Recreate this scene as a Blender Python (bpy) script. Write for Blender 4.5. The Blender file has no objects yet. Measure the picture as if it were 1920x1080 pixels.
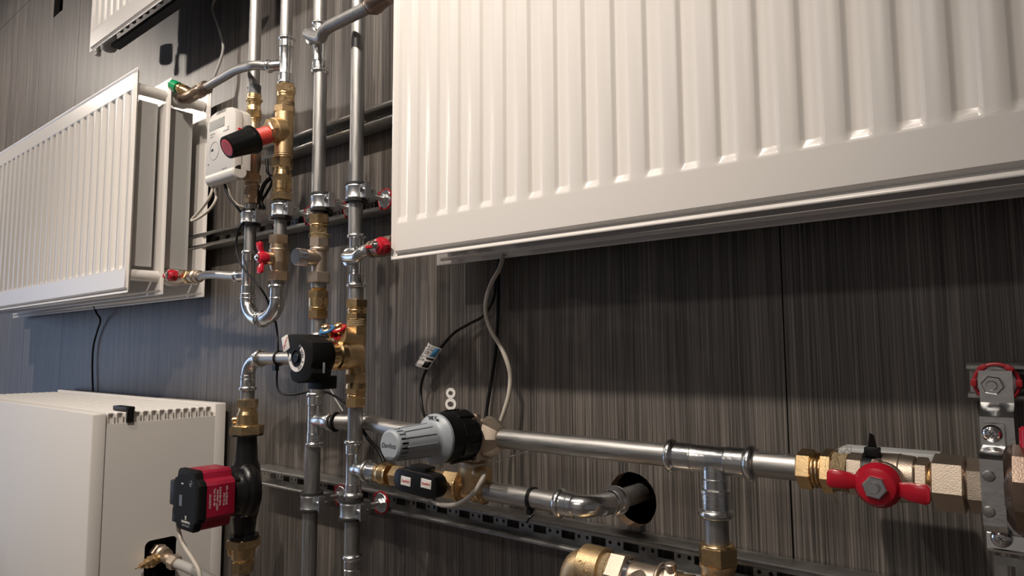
import bpy, bmesh, math, random
from math import pi, sin, cos, tan, radians as rad, hypot, atan2, acos
from mathutils import Vector, Matrix
random.seed(7)
SC = bpy.context.scene
COL = SC.collection

# ------------------------------------------------------------------ camera
F = 1280.0                                    # focal length in pixels of a 1920 px wide frame
AX = Vector((1575, -128, -1280)).normalized() # world axes written in camera axes (right, down, forward)
UP = Vector((-140, -13290, 1280)); UP = (UP - AX * UP.dot(AX)).normalized()
AY = UP.cross(AX)
if AY.z < 0: AY = -AY
CAM = Vector((0, -.8, 1.3))                   # the wall is the plane y = 0, the camera stands 0.8 m from it
def c2w(v): return Vector((AX.dot(v), AY.dot(v), UP.dot(v)))
cd = bpy.data.cameras.new('camera'); cd.sensor_width = 36; cd.lens = F / 1920 * 36; cd.clip_start = .02
co = bpy.data.objects.new('camera', cd); COL.objects.link(co)
cx_, cy_, cz_ = c2w(Vector((1, 0, 0))), c2w(Vector((0, -1, 0))), c2w(Vector((0, 0, -1)))
co.matrix_world = Matrix(((cx_.x, cy_.x, cz_.x, CAM.x), (cx_.y, cy_.y, cz_.y, CAM.y), (cx_.z, cy_.z, cz_.z, CAM.z), (0, 0, 0, 1)))
SC.camera = co

# ------------------------------------------------------------------ light
vs = SC.view_settings; vs.view_transform = 'Standard'; vs.look = 'None'; vs.gamma = 1; vs.use_curve_mapping = False
vs.exposure = 0.25
w = bpy.data.worlds.new('sky'); SC.world = w; w.use_nodes = True
w.node_tree.nodes['Background'].inputs[0].default_value = (.35, .5, .9, 1)
w.node_tree.nodes['Background'].inputs[1].default_value = .6
SPOTS = [(-.45, 64, 84, -.90, -1.05), (-1.09, 29, 90, -1.1, -1.05), (-1.75, 13, 105, -1.75, -1.05), (-2.35, 11, 105, -2.4, -1.05), (-3.6, 62, 125, -3.2, -1.05)]  # the last, far left spot is added to lay gloss on the wall
LAMP_Z = 2.66
for i, (lx, e, sz, ax, ly) in enumerate(SPOTS):
    ld = bpy.data.lights.new('spot', 'SPOT'); ld.energy = e; ld.color = (1, .89, .78)
    ld.spot_size = rad(sz); ld.spot_blend = .9; ld.shadow_soft_size = .03
    lo = bpy.data.objects.new('spot_light', ld); COL.objects.link(lo); lo.location = (lx, ly, LAMP_Z)
    lo.rotation_euler = (Vector((ax, -.05, 1.98 if i in (2, 3) else 1.75 if i == 4 else 1.5)) - lo.location).to_track_quat('-Z', 'Y').to_euler()
wl = bpy.data.lights.new('daylight', 'AREA'); wl.shape = 'RECTANGLE'; wl.size = 2.2; wl.size_y = 1.7
wl.energy = 12; wl.color = (.62, .77, 1)
wo = bpy.data.objects.new('daylight', wl); COL.objects.link(wo); wo.location = (-5.4, -1.9, 1.15)
wo.rotation_euler = Vector((1, 0, 0)).to_track_quat('-Z', 'Z').to_euler()
cl = bpy.data.lights.new('ceiling', 'AREA'); cl.shape = 'RECTANGLE'; cl.size = 1.2; cl.size_y = .3; cl.energy = 16; cl.color = (1, .9, .8)  # added frontal fill, unseen, high up behind the camera
clo = bpy.data.objects.new('unseen_fill_light', cl); COL.objects.link(clo); clo.location = (-.6, -2.9, 2.85)

# ------------------------------------------------------------------ survey helpers: a photo pixel to a point at a known distance from the wall
def at(px, py, y):
    r = c2w(Vector(((px - 960) / F, (py - 540) / F, 1)))
    return CAM + r * ((y - CAM.y) / r.y)
def proj(p):
    d = Vector(p) - CAM; c = AX * d.x + AY * d.y + UP * d.z
    return 960 + F * c.x / c.z, 540 + F * c.y / c.z, c.z
def Zat(x, py, y):
    lo, hi = 0., 3.
    for _ in range(40):
        m = (lo + hi) / 2
        if proj((x, y, m))[1] > py: lo = m
        else: hi = m
    return (lo + hi) / 2
def Xat(px, y, z):
    lo, hi = -4., 1.
    for _ in range(40):
        m = (lo + hi) / 2
        if proj((m, y, z))[0] < px: lo = m
        else: hi = m
    return (lo + hi) / 2
def Yat(px, x, z):
    lo, hi = -.6, .3
    for _ in range(40):
        m = (lo + hi) / 2
        if proj((x, m, z))[0] < px: lo = m
        else: hi = m
    return (lo + hi) / 2
def atX(px, py, x):
    r = c2w(Vector(((px - 960) / F, (py - 540) / F, 1)))
    return CAM + r * ((x - CAM.x) / r.x)
def vr(px, py, y, w):   # radius of an upright cylinder w px wide
    p = at(px, py, y) - CAM; a = at(px + w / 2, py, y) - CAM; b = at(px - w / 2, py, y) - CAM
    ang = Vector((a.x, a.y)).angle(Vector((b.x, b.y)))
    return hypot(p.x, p.y) * sin(ang / 2)
def hr(px, py, y, h):   # radius of a level cylinder along the wall h px high
    p = at(px, py, y) - CAM; a = at(px, py + h / 2, y) - CAM; b = at(px, py - h / 2, y) - CAM
    ang = Vector((a.y, a.z)).angle(Vector((b.y, b.z)))
    return hypot(p.y, p.z) * sin(ang / 2)

# ------------------------------------------------------------------ mesh builder
def frame(d):
    d = Vector(d).normalized()
    u = Vector((0, 0, 1)) if abs(d.z) < .9 else Vector((0, -1, 0))
    u = (u - d * u.dot(d)).normalized()
    return u, d.cross(u), d
class MB:
    def __init__(s): s.v = []; s.f = []
    def add(s, vs, fs):
        o = len(s.v); s.v += [tuple(v) for v in vs]; s.f += [tuple(i + o for i in f) for f in fs]
        return s
    def rings(s, rs, cap=True, closed=False):
        n = len(rs[0]); vs = [p for r in rs for p in r]; fs = []
        m = len(rs)
        for i in range(m if closed else m - 1):
            j = (i + 1) % m
            for k in range(n):
                l = (k + 1) % n
                fs.append((i * n + k, i * n + l, j * n + l, j * n + k))
        if cap and not closed:
            fs.append(tuple(range(n))[::-1]); fs.append(tuple((m - 1) * n + k for k in range(n)))
        return s.add(vs, fs)
    def lathe(s, p0, d, prof, n=28, ph=0., cap=True):
        p0 = Vector(p0); u, v, d = frame(d)
        return s.rings([[p0 + d * t + (u * cos(2 * pi * k / n + ph) + v * sin(2 * pi * k / n + ph)) * max(r, 1e-5) for k in range(n)] for t, r in prof], cap)
    def cyl(s, p0, p1, r, r2=None, n=28, ch=0.):
        p0 = Vector(p0); p1 = Vector(p1); L = (p1 - p0).length; r2 = r if r2 is None else r2
        pr = [(0, r), (L, r2)] if not ch else [(0, r - ch), (ch, r), (L - ch, r2), (L, r2 - ch)]
        return s.lathe(p0, p1 - p0, pr, n)
    def hex(s, p0, p1, R, ph=.35, n=6):
        p0 = Vector(p0); p1 = Vector(p1); L = (p1 - p0).length; c = min(.12 * L, .0014)
        return s.lathe(p0, p1 - p0, [(0, R * .9), (c, R), (L - c, R), (L, R * .9)], n, ph)
    def ring(s, p0, d, R, r, n=28, m=8):   # torus
        p0 = Vector(p0); u, v, d = frame(d)
        rs = []
        for i in range(n):
            a = 2 * pi * i / n; e = u * cos(a) + v * sin(a)
            rs.append([p0 + e * (R + r * cos(2 * pi * k / m)) + d * r * sin(2 * pi * k / m) for k in range(m)])
        return s.rings(rs, closed=True)
    def tube(s, pts, r, n=12, sub=8, smooth=True, cap=True):
        pts = [Vector(p) for p in pts]
        if smooth and len(pts) > 2:
            q = [pts[0] * 2 - pts[1]] + pts + [pts[-1] * 2 - pts[-2]]; o = []
            for i in range(1, len(q) - 2):
                for k in range(sub):
                    t = k / sub; a, b, c, e = q[i - 1], q[i], q[i + 1], q[i + 2]
                    o.append(.5 * ((2 * b) + (c - a) * t + (2 * a - 5 * b + 4 * c - e) * t * t + (3 * b - a - 3 * c + e) * t ** 3))
            o.append(pts[-1]); pts = o
        rs = []; u = None
        for i, p in enumerate(pts):
            d = (pts[min(i + 1, len(pts) - 1)] - pts[max(i - 1, 0)]).normalized()
            if u is None: u = frame(d)[0]
            u = (u - d * u.dot(d)).normalized(); v = d.cross(u)
            R = r[i * (len(r) - 1) // max(1, len(pts) - 1)] if isinstance(r, (list, tuple)) else r
            rs.append([p + (u * cos(2 * pi * k / n) + v * sin(2 * pi * k / n)) * R for k in range(n)])
        return s.rings(rs, cap)
    def box(s, a, b):
        (x0, y0, z0), (x1, y1, z1) = a, b
        vs = [(x, y, z) for x in (x0, x1) for y in (y0, y1) for z in (z0, z1)]
        return s.add(vs, [(0, 1, 3, 2), (4, 6, 7, 5), (0, 4, 5, 1), (2, 3, 7, 6), (0, 2, 6, 4), (1, 5, 7, 3)])
    def prism(s, poly, d, ch=.0):          # polygon of points extruded by vector d, ends chamfered by ch
        poly = [Vector(p) for p in poly]; d = Vector(d); L = d.length; dn = d / L
        c = sum(poly, Vector()) / len(poly)
        def inset(k, t): return [p + dn * t + (c - p).normalized() * k for p in poly]
        rs = [inset(0, 0), inset(0, L)] if not ch else [inset(ch, 0), inset(ch * .3, ch * .3), inset(0, ch), inset(0, L - ch), inset(ch * .3, L - ch * .3), inset(ch, L)]
        return s.rings(rs)
    def rbox(s, c, u, v, w, hu, hv, hw, r=.003, ch=.001):   # rounded rectangle (hu x hv) extruded +-hw along w
        c = Vector(c); u = Vector(u); v = Vector(v); w = Vector(w); P = []
        for (a, b, k0) in ((1, 1, 0), (-1, 1, 1), (-1, -1, 2), (1, -1, 3)):
            for k in range(5):
                t = (k0 + k / 4) * pi / 2
                P.append(c - w * hw + u * (a * (hu - r) + r * cos(t)) + v * (b * (hv - r) + r * sin(t)))
        return s.prism(P, w * 2 * hw, ch)
    def bend(s, p0, d0, p1, r, n=24, steps=10):   # quarter bend from p0 heading d0 to p1
        p0 = Vector(p0); p1 = Vector(p1); d0 = Vector(d0).normalized()
        a = d0 * (p1 - p0).dot(d0); b = (p1 - p0) - a
        pts = [p0 + a * sin(t * pi / 2 / steps) + b * (1 - cos(t * pi / 2 / steps)) for t in range(steps + 1)]
        return s.tube(pts, r, n, smooth=False)

def mat_of(name): return MATS[name]
def link(name, mb, m, parent=None, label=None, cat=None, group=None, kind=None, sharp=32, solid=0.):
    base = Vector(parent.get('origin', (0, 0, 0))) if parent is not None else None
    vs = mb.v
    if base is None:
        xs = [v[0] for v in vs]; ys = [v[1] for v in vs]; zs = [v[2] for v in vs]
        base = Vector(((min(xs) + max(xs)) / 2, (min(ys) + max(ys)) / 2, min(zs)))
        loc = base
    else: loc = Vector((0, 0, 0))
    me = bpy.data.meshes.new(name)
    me.from_pydata([(v[0] - base.x, v[1] - base.y, v[2] - base.z) for v in vs], [], mb.f)
    bm = bmesh.new(); bm.from_mesh(me); bmesh.ops.recalc_face_normals(bm, faces=bm.faces); bm.to_mesh(me); bm.free()
    me.shade_smooth(); me.set_sharp_from_angle(angle=rad(sharp))
    if m: me.materials.append(MATS[m])
    o = bpy.data.objects.new(name, me); COL.objects.link(o); o.location = loc
    o['origin'] = list(base)
    if parent is not None: o.parent = parent
    if solid:
        md = o.modifiers.new('thickness', 'SOLIDIFY'); md.thickness = solid; md.offset = -1
    tag(o, label, cat, group, kind)
    return o
def tag(o, label=None, cat=None, group=None, kind=None):
    for k, v in (('label', label), ('category', cat), ('group', group), ('kind', kind)):
        if v: o[k] = v
    return o
def thing(name, loc, label, cat, group=None):
    o = bpy.data.objects.new(name, None); COL.objects.link(o); o.location = loc; o['origin'] = list(Vector(loc))
    o.empty_display_size = .02
    return tag(o, label, cat, group)
def text(parent, s, loc, size, m, rot=(pi / 2, 0, 0), shear=0., name='lettering', ext=.00015, bold=0., sx=1.):
    c = bpy.data.curves.new(name, 'FONT'); c.body = s; c.size = size; c.align_x = 'CENTER'; c.align_y = 'CENTER'
    c.extrude = ext; c.shear = shear; c.offset = bold; c.resolution_u = 3
    c.materials.append(MATS[m])
    o = bpy.data.objects.new(name, c); COL.objects.link(o)
    me = bpy.data.meshes.new_from_object(o.evaluated_get(bpy.context.evaluated_depsgraph_get())); bpy.data.objects.remove(o)
    o = bpy.data.objects.new(name, me); COL.objects.link(o); o.rotation_euler = rot; o.scale = (sx, 1, 1)
    base = Vector(parent['origin']) if parent is not None else Vector()
    o.location = Vector(loc) - base
    if parent is not None: o.parent = parent
    return o

# ------------------------------------------------------------------ materials
MATS = {}
def mat(name, col, metal=0., rough=.4, bump=0., bscale=400., vary=0., vscale=60., streak=None, coat=0., spec=.5, aniso=0.):
    m = bpy.data.materials.new(name); m.use_nodes = True; nt = m.node_tree; N = nt.nodes; L = nt.links
    b = N['Principled BSDF']; b.inputs['Base Color'].default_value = (*col, 1); b.inputs['Metallic'].default_value = metal
    b.inputs['Roughness'].default_value = rough; b.inputs['Coat Weight'].default_value = coat; b.inputs['Coat Roughness'].default_value = .08
    b.inputs['Specular IOR Level'].default_value = spec
    tc = N.new('ShaderNodeTexCoord'); mp = N.new('ShaderNodeMapping'); L.new(tc.outputs['Object'], mp.inputs[0])
    if streak: mp.inputs['Scale'].default_value = streak
    if vary:
        n = N.new('ShaderNodeTexNoise'); n.inputs['Scale'].default_value = vscale; n.inputs['Detail'].default_value = 4; L.new(mp.outputs[0], n.inputs[0])
        r = N.new('ShaderNodeMapRange'); r.inputs['From Min'].default_value = .3; r.inputs['From Max'].default_value = .7
        r.inputs['To Min'].default_value = 1 - vary; r.inputs['To Max'].default_value = 1 + vary; L.new(n.outputs[0], r.inputs[0])
        x = N.new('ShaderNodeVectorMath'); x.operation = 'SCALE'; x.inputs[0].default_value = col; L.new(r.outputs[0], x.inputs['Scale'])
        L.new(x.outputs[0], b.inputs['Base Color'])
        q = N.new('ShaderNodeMath'); q.operation = 'MULTIPLY'; q.inputs[1].default_value = rough; L.new(r.outputs[0], q.inputs[0]); L.new(q.outputs[0], b.inputs['Roughness'])
    if bump:
        n = N.new('ShaderNodeTexNoise'); n.inputs['Scale'].default_value = bscale; n.inputs['Detail'].default_value = 3; L.new(mp.outputs[0], n.inputs[0])
        bp = N.new('ShaderNodeBump'); bp.inputs['Strength'].default_value = bump; bp.inputs['Distance'].default_value = .0006
        L.new(n.outputs[0], bp.inputs['Height']); L.new(bp.outputs[0], b.inputs['Normal'])
    MATS[name] = m; return m
mat('enamel', (.80, .765, .725), rough=.28, bump=.05, bscale=900, spec=.5)
mat('enamel_matt', (.78, .75, .71), rough=.5, bump=.12, bscale=1500, spec=.4)
mat('fin_grey', (.50, .49, .47), rough=.5)
mat('plastic_white', (.66, .635, .595), rough=.4)
mat('plastic_grey', (.37, .41, .45), rough=.38, bump=.08, bscale=1500)
mat('plastic_grey_dark', (.13, .145, .16), rough=.4)
mat('tray_grey', (.55, .57, .57), rough=.45)
mat('lcd', (.07, .075, .065), rough=.3, spec=.3)
mat('black', (.007, .007, .0075), rough=.38, bump=.08, bscale=1500, spec=.28)
mat('black_matt', (.010, .010, .010), rough=.6, spec=.15)
mat('black_cast', (.010, .010, .011), rough=.22, bump=.5, bscale=500)
mat('rubber', (.02, .02, .02), rough=.65)
mat('dark_void', (.004, .004, .004), rough=.9)
mat('red', (.52, .012, .03), rough=.25)
mat('red_dull', (.36, .012, .02), rough=.4)
mat('red_paint', (.33, .008, .035), rough=.33, bump=.1, bscale=1200)
mat('red_soft', (.75, .08, .06), rough=.4)
mat('blue_plastic', (.05, .2, .48), rough=.4)
mat('green_plastic', (.0, .32, .11), rough=.35)
mat('pipe_steel', (.40, .395, .385), metal=1, rough=.47, vary=.14, vscale=30, streak=(12, 12, .8), bump=.06, bscale=300)
mat('pipe_steel_level', (.50, .49, .47), metal=1, rough=.43, vary=.14, vscale=30, streak=(.8, 12, 12), bump=.06, bscale=300)
mat('zinc', (.78, .79, .79), metal=1, rough=.21, bump=.5, bscale=150, vary=.06, vscale=120)
mat('zinc_matt', (.72, .74, .75), metal=1, rough=.33, bump=.3, bscale=300)
mat('galvanised', (.40, .40, .39), metal=1, rough=.42, vary=.15, vscale=50)
mat('brass', (.80, .57, .30), metal=1, rough=.27, vary=.1, vscale=90, bump=.1, bscale=500)
mat('brass_cast', (.76, .55, .31), metal=1, rough=.42, vary=.1, vscale=90, bump=.5, bscale=900)
mat('bronze', (.66, .51, .36), metal=1, rough=.34, bump=.4, bscale=900, vary=.08)
mat('nickel', (.64, .54, .44), metal=1, rough=.43, bump=.35, bscale=900, vary=.06)
mat('nickel_dark', (.33, .25, .20), metal=1, rough=.38, bump=.3, bscale=700, vary=.1)
mat('hemp', (.36, .27, .15), rough=.8, bump=1, bscale=900, vary=.35, vscale=500)
mat('chrome', (.75, .75, .76), metal=1, rough=.1)
mat('cable_grey', (.40, .39, .37), rough=.5)
mat('cable_beige', (.58, .53, .46), rough=.5)
mat('print_dark', (.10, .10, .10), rough=.5)
mat('print_white', (.85, .83, .80), rough=.5)
mat('print_red', (.55, .04, .04), rough=.5)
mat('print_grey', (.30, .32, .34), rough=.5)
mat('label_blue', (.08, .3, .6), rough=.4)
mat('chipboard', (.16, .10, .06), rough=.9, bump=1, bscale=700, vary=.3, vscale=300)
mat('floor_mat', (.26, .22, .19), rough=.5, vary=.2, vscale=4)
mat('ceiling_mat', (.7, .68, .66), rough=.8, vary=.05)
mat('room_wall', (.66, .64, .61), rough=.8, vary=.05)
def laminate():
    m = bpy.data.materials.new('laminate'); m.use_nodes = True; nt = m.node_tree; N = nt.nodes; L = nt.links
    b = N['Principled BSDF']; tc = N.new('ShaderNodeTexCoord')
    def noise(sx, sz, det, off=0):
        mp = N.new('ShaderNodeMapping'); mp.inputs['Scale'].default_value = (sx, 1, sz); mp.inputs['Location'].default_value = (off, 0, off)
        L.new(tc.outputs['Object'], mp.inputs[0])
        n = N.new('ShaderNodeTexNoise'); n.inputs['Scale'].default_value = 1; n.inputs['Detail'].default_value = det; L.new(mp.outputs[0], n.inputs[0]); return n.outputs[0]
    a = noise(560, 4, 3); c = noise(50, .8, 2, 7); e = noise(1300, 9, 2, 3)
    def mth(op, x, y):
        k = N.new('ShaderNodeMath'); k.operation = op
        for i, q in enumerate((x, y)):
            if isinstance(q, (int, float)): k.inputs[i].default_value = q
            else: L.new(q, k.inputs[i])
        return k.outputs[0]
    t = mth('ADD', mth('ADD', mth('MULTIPLY', a, .52), mth('MULTIPLY', c, .18)), mth('MULTIPLY', e, .30))
    cr = N.new('ShaderNodeValToRGB'); L.new(t, cr.inputs[0]); el = cr.color_ramp.elements
    el[0].position = .38; el[0].color = (.034, .030, .028, 1); el[1].position = .66; el[1].color = (.25, .225, .20, 1)
    k = el.new(.50); k.color = (.105, .093, .083, 1)
    L.new(cr.outputs[0], b.inputs['Base Color']); b.inputs['Roughness'].default_value = .42; b.inputs['Specular IOR Level'].default_value = .5
    bp = N.new('ShaderNodeBump'); bp.inputs['Strength'].default_value = .25; bp.inputs['Distance'].default_value = .0005
    L.new(t, bp.inputs['Height']); L.new(bp.outputs[0], b.inputs['Normal'])
    MATS['laminate'] = m
laminate()

# ------------------------------------------------------------------ the room
def structure(name, mb, m): return link(name, mb, m, kind='structure')
structure('floor', MB().box((-5.5, -4.5, -.05), (3, .3, 0)), 'floor_mat')
structure('ceiling', MB().box((-5.5, -4.5, 2.95), (3, .3, 3)), 'ceiling_mat')
structure('wall_right', MB().box((3, -4.5, 0), (3.05, .3, 2.95)), 'room_wall')
structure('wall_front', MB().box((-5.5, -4.55, 0), (3, -4.5, 2.95)), 'room_wall')
wlft = MB()
wlft.box((-5.55, -4.5, 0), (-5.5, .3, .25)); wlft.box((-5.55, -4.5, 2.05), (-5.5, .3, 2.95))
wlft.box((-5.55, -4.5, .25), (-5.5, -3.05, 2.05)); wlft.box((-5.55, -.75, .25), (-5.5, .3, 2.05))
structure('wall_left', wlft, 'room_wall')
wf = MB()
for a, b in (((-3.05, .25), (-3.0, 2.05)), ((-.8, .25), (-.75, 2.05)), ((-1.92, .25), (-1.88, 2.05)), ((-3.05, .25), (-.75, .3)), ((-3.05, 2.0), (-.75, 2.05))):
    wf.box((-5.56, a[0], a[1]), (-5.49, b[0], b[1]))
structure('window_1', wf, 'plastic_white')

# the panelled back wall: boards with recessed joints, one round pipe hole and one rectangular slot
wb = structure('wall_back', MB().box((-5.5, .2, 0), (3, .22, 2.95)), 'dark_void')
TH = .018; G = .0009
HX, HZ, HR = -.4535, 1.108, .0345
def board(x0, x1, z0, z1):
    link('panel', MB().box((x0 + G, 0, z0 + G), (x1 - G, TH, z1 - G)), 'laminate', wb)
XS = [-5.5, -4.84, -2.547, -.253, 2.04, 3]
for i in range(5):
    x0, x1 = XS[i], XS[i + 1]
    board(x0, x1, 2.695, 2.95)
    if i == 1:      # slotted board, in one mesh
        b = MB(); sx0, sx1, sz0, sz1 = -2.813, -2.720, 2.526, 2.66
        b.box((x0 + G, 0, G), (sx0, TH, 2.695 - G)); b.box((sx1, 0, G), (x1 - G, TH, 2.695 - G))
        b.box((sx0, 0, G), (sx1, TH, sz0)); b.box((sx0, 0, sz1), (sx1, TH, 2.695 - G))
        link('panel', b, 'laminate', wb)
    elif i == 2:    # board with the round hole
        b = MB(); s = .06; X0, X1, Z0, Z1 = x0 + G, x1 - G, G, 2.695 - G
        b.box((X0, 0, Z0), (HX - s, TH, Z1)); b.box((HX + s, 0, Z0), (X1, TH, Z1))
        b.box((HX - s, 0, Z0), (HX + s, TH, HZ - s)); b.box((HX - s, 0, HZ + s), (HX + s, TH, Z1))
        n = 48; inn = []; out = []
        for k in range(n):
            a = 2 * pi * k / n; q = 1 / max(abs(cos(a)), abs(sin(a)))
            rr = HR * (1 + .012 * random.uniform(-1, 1))
            inn.append((HX + rr * cos(a), HZ + rr * sin(a))); out.append((HX + s * q * cos(a), HZ + s * q * sin(a)))
        vs = [(x, 0, z) for x, z in inn] + [(x, 0, z) for x, z in out]
        b.add(vs, [(k, (k + 1) % n, n + (k + 1) % n, n + k) for k in range(n)])
        link('panel', b, 'laminate', wb)
        e = MB(); e.add([(x, 0.0002, z) for x, z in inn] + [(x, TH, z) for x, z in inn], [(k, (k + 1) % n, n + (k + 1) % n, n + k) for k in range(n)])
        link('hole_edge', e, 'chipboard', wb, label='raw brown chipboard edge inside the round pipe hole')
    else: board(x0, x1, 0, 2.695)

# ------------------------------------------------------------------ mounting rails
def rail(x0, x1, zt, label):
    zb = zt - .035; t = thing('mounting_rail', ((x0 + x1) / 2, -.02, zb), label, 'rail')
    web = MB(); pitch = .048; x = x0; y0, y1 = -.0175, -.0155
    web.box((x0, y0, zb + .001), (x1, y1, zb + .011)); web.box((x0, y0, zt - .011), (x1, y1, zt - .001))
    while x < x1:
        xa, xb = x, min(x + .026, x1); n = 12; r = .0026; zc = (zt + zb) / 2; h = .0065; q = (xb - xa) / 2
        for j in range(2):
            a0 = xa + j * q; cx = a0 + q / 2
            inn = []; out = []
            for k in range(n):
                a = 2 * pi * (k + .5) / n; m = 1 / max(abs(cos(a)), abs(sin(a)))
                inn.append((cx + r * cos(a), y0, zc + r * sin(a))); out.append((cx + q / 2 * min(1, max(-1, m * cos(a))), y0, zc + h * min(1, max(-1, m * sin(a)))))
            web.add(inn + out, [(k, (k + 1) % n, n + (k + 1) % n, n + k) for k in range(n)])
        x += pitch
    link('web', web, 'galvanised', t)
    for nm, zf, s in (('upper_lip', zt, -1), ('lower_lip', zb, 1)):
        b = MB()
        P = [(-.0045, 0), (-.035, 0), (-.0385, -.0012), (-.0405, -.0030), (-.0405, -.0055), (-.0388, -.0072), (-.036, -.0080), (-.033, -.0080), (-.033, -.0066), (-.0365, -.0060), (-.0382, -.0045), (-.037, -.0025), (-.034, -.002), (-.0045, -.002)]
        b.rings([[Vector((xx, y, zf + (dz if s < 0 else -dz))) for y, dz in P] for xx in (x0, x1)])
        link(nm, b, 'galvanised', t)
    return t
rail(-1.30, .5, 1.071, 'long galvanised slotted rail across the lower wall under the lower pipe')
rail(-1.75, -.62, 1.580, 'galvanised rail behind the four upper pipe clamps')
rail(-1.32, -.62, 1.738, 'galvanised slotted rail crossing behind the pipes at the brass pressure valve, highest of the rails')
rail(-.077, .5, 1.287, 'short galvanised rail end behind the stepped steel bracket at right')

# ------------------------------------------------------------------ radiators
def panel_mesh(x0, x1, z0, z1, yf, flutes=None, fw=.024, fz0=.052, fz1=.046, fl=.0075, rise=.0085, fd=.0045):
    """pressed steel face, its front plane at yf; flange round the edge lies rise behind; flutes = centre x list, pressed in"""
    st = .0045
    flutes = [c for c in flutes if c < x1 - .03] if flutes else None
    xs = {x0, x0 + fl * .35, x0 + fl * .7, x1 - fl * .35, x1 - fl * .7, x0 + fl, x0 + fl + st * .5, x0 + fl + st, x1, x1 - fl, x1 - fl - st * .5, x1 - fl - st}
    zs = {z0, z0 + fl * .35, z0 + fl * .7, z1 - fl * .35, z1 - fl * .7, z0 + fl, z0 + fl + st * .5, z0 + fl + st, z1, z1 - fl, z1 - fl - st * .5, z1 - fl - st}
    sl = .0055
    if flutes:
        for c in flutes:
            for s in (-1, 1):
                for q in (0, sl * .3, sl * .7, sl): xs.add(c + s * (fw / 2 - q))
        zs |= {z0 + fz0 - .0015, z1 - fz1 + .0015}
        for q in (0, .25, .75, 1): zs.add(z0 + fz0 + q * .011); zs.add(z1 - fz1 - q * .0055)
    xs = sorted(xs); zs = sorted(zs)
    sm = lambda t: (lambda k: k * k * (3 - 2 * k))(max(0., min(1., t)))
    def y(x, z):
        e = min(x - x0, x1 - x, z - z0, z1 - z)
        h = (.0055 * (1 - (e / fl) ** 2) + .0006 if e < fl else .0006 + sm((e - fl) / st) * (rise - .0006)) if rise > .008 else sm((e - fl) / st) * rise
        if flutes:
            c = min(flutes, key=lambda q: abs(q - x)); dx = fw / 2 - abs(x - c)
            h -= fd * min(sm(dx / sl), sm((z - z0 - fz0) / .011), sm((z1 - fz1 - z) / .0055))
        return yf + rise - h
    m = MB(); vs = [(x, y(x, z), z) for z in zs for x in xs]; n = len(xs)
    m.add(vs, [(j * n + i, j * n + i + 1, (j + 1) * n + i + 1, (j + 1) * n + i) for j in range(len(zs) - 1) for i in range(n - 1)])
    return m
def radiator(x0, x1, z0, z1, ys, flutes, label, headers, fins_y, fd=.0045):
    t = thing('panel_radiator', ((x0 + x1) / 2, ys[-1], z0), label, 'radiator')
    link('front_panel', panel_mesh(x0, x1, z0, z1, ys[0], flutes, fd=fd), 'enamel', t, solid=.0014, sharp=50)
    for q, y in enumerate(ys[1:]):
        nm = 'back_panel' if q == len(ys) - 2 else 'middle_panel'
        b = panel_mesh(x0, x1, z0, z1, y, None, rise=.004)
        link(nm, b, 'enamel', t, solid=.0014)
        if nm == 'middle_panel':    # hollow water panel: a second skin
            link(nm, panel_mesh(x0 + .03, x1 - .03, z0 + .03, z1 - .03, y + .010, None, rise=-.006), 'enamel', t)
    for k, (ya, yb) in enumerate(fins_y):
        b = MB(); p = .04; x = x1 - .028; zs0, zs1 = z0 + .062, z1 - .062; line = []
        while x > x0 + .05:
            line += [(x, ya), (x, yb), (x - .012, yb), (x - .014, ya), (x - p + .002, ya)]; x -= p
        vs = [(a, c, zs0) for a, c in line] + [(a, c, zs1) for a, c in line]; n = len(line)
        b.add(vs, [(i, i + 1, n + i + 1, n + i) for i in range(n - 1)])
        link('convector_fins', b, 'fin_grey', t, label='grey folded convector fins between the panels')
    for (hx, hz, ya, yb, bulge) in headers:
        b = MB(); b.cyl((hx, ya, hz), (hx, yb, hz), .0125)
        for yc in bulge: b.lathe((hx, yc - .03, hz), (0, 1, 0), [(0, .0125), (.012, .015), (.02, .019), (.04, .019), (.048, .015), (.06, .0125)])
        link('header_tube', b, 'enamel', t)
    return t
# large radiator, right
fx0 = at(754, 419, -.145).x
fl_r = [fx0 + .0403 * i for i in range(33)]
RXL = -.765
radiator(RXL, .60, 1.434, 2.034, (-.145, -.052), fl_r, 'very large white fluted panel radiator filling the upper right',
         [(RXL + .035, 1.47, -.13, -.05, ()), (RXL + .035, 1.995, -.13, -.05, ())], [(-.126, -.062)])
# back edge trim seen under the large radiator
# left radiator
fl_l = [-1.582 - .0425 * i for i in range(31)]
LX = -1.545
radiator(-2.95, LX, 1.429, 1.925, (-.200, -.129, -.035), fl_l, 'white triple panel radiator at left with its finned right end showing',
         [(LX - .022, 1.885, -.195, -.04, (-.095,)), (LX - .022, 1.470, -.195, -.04, (-.095,))], [(-.182, -.140), (-.112, -.060)], fd=.0072)
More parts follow.
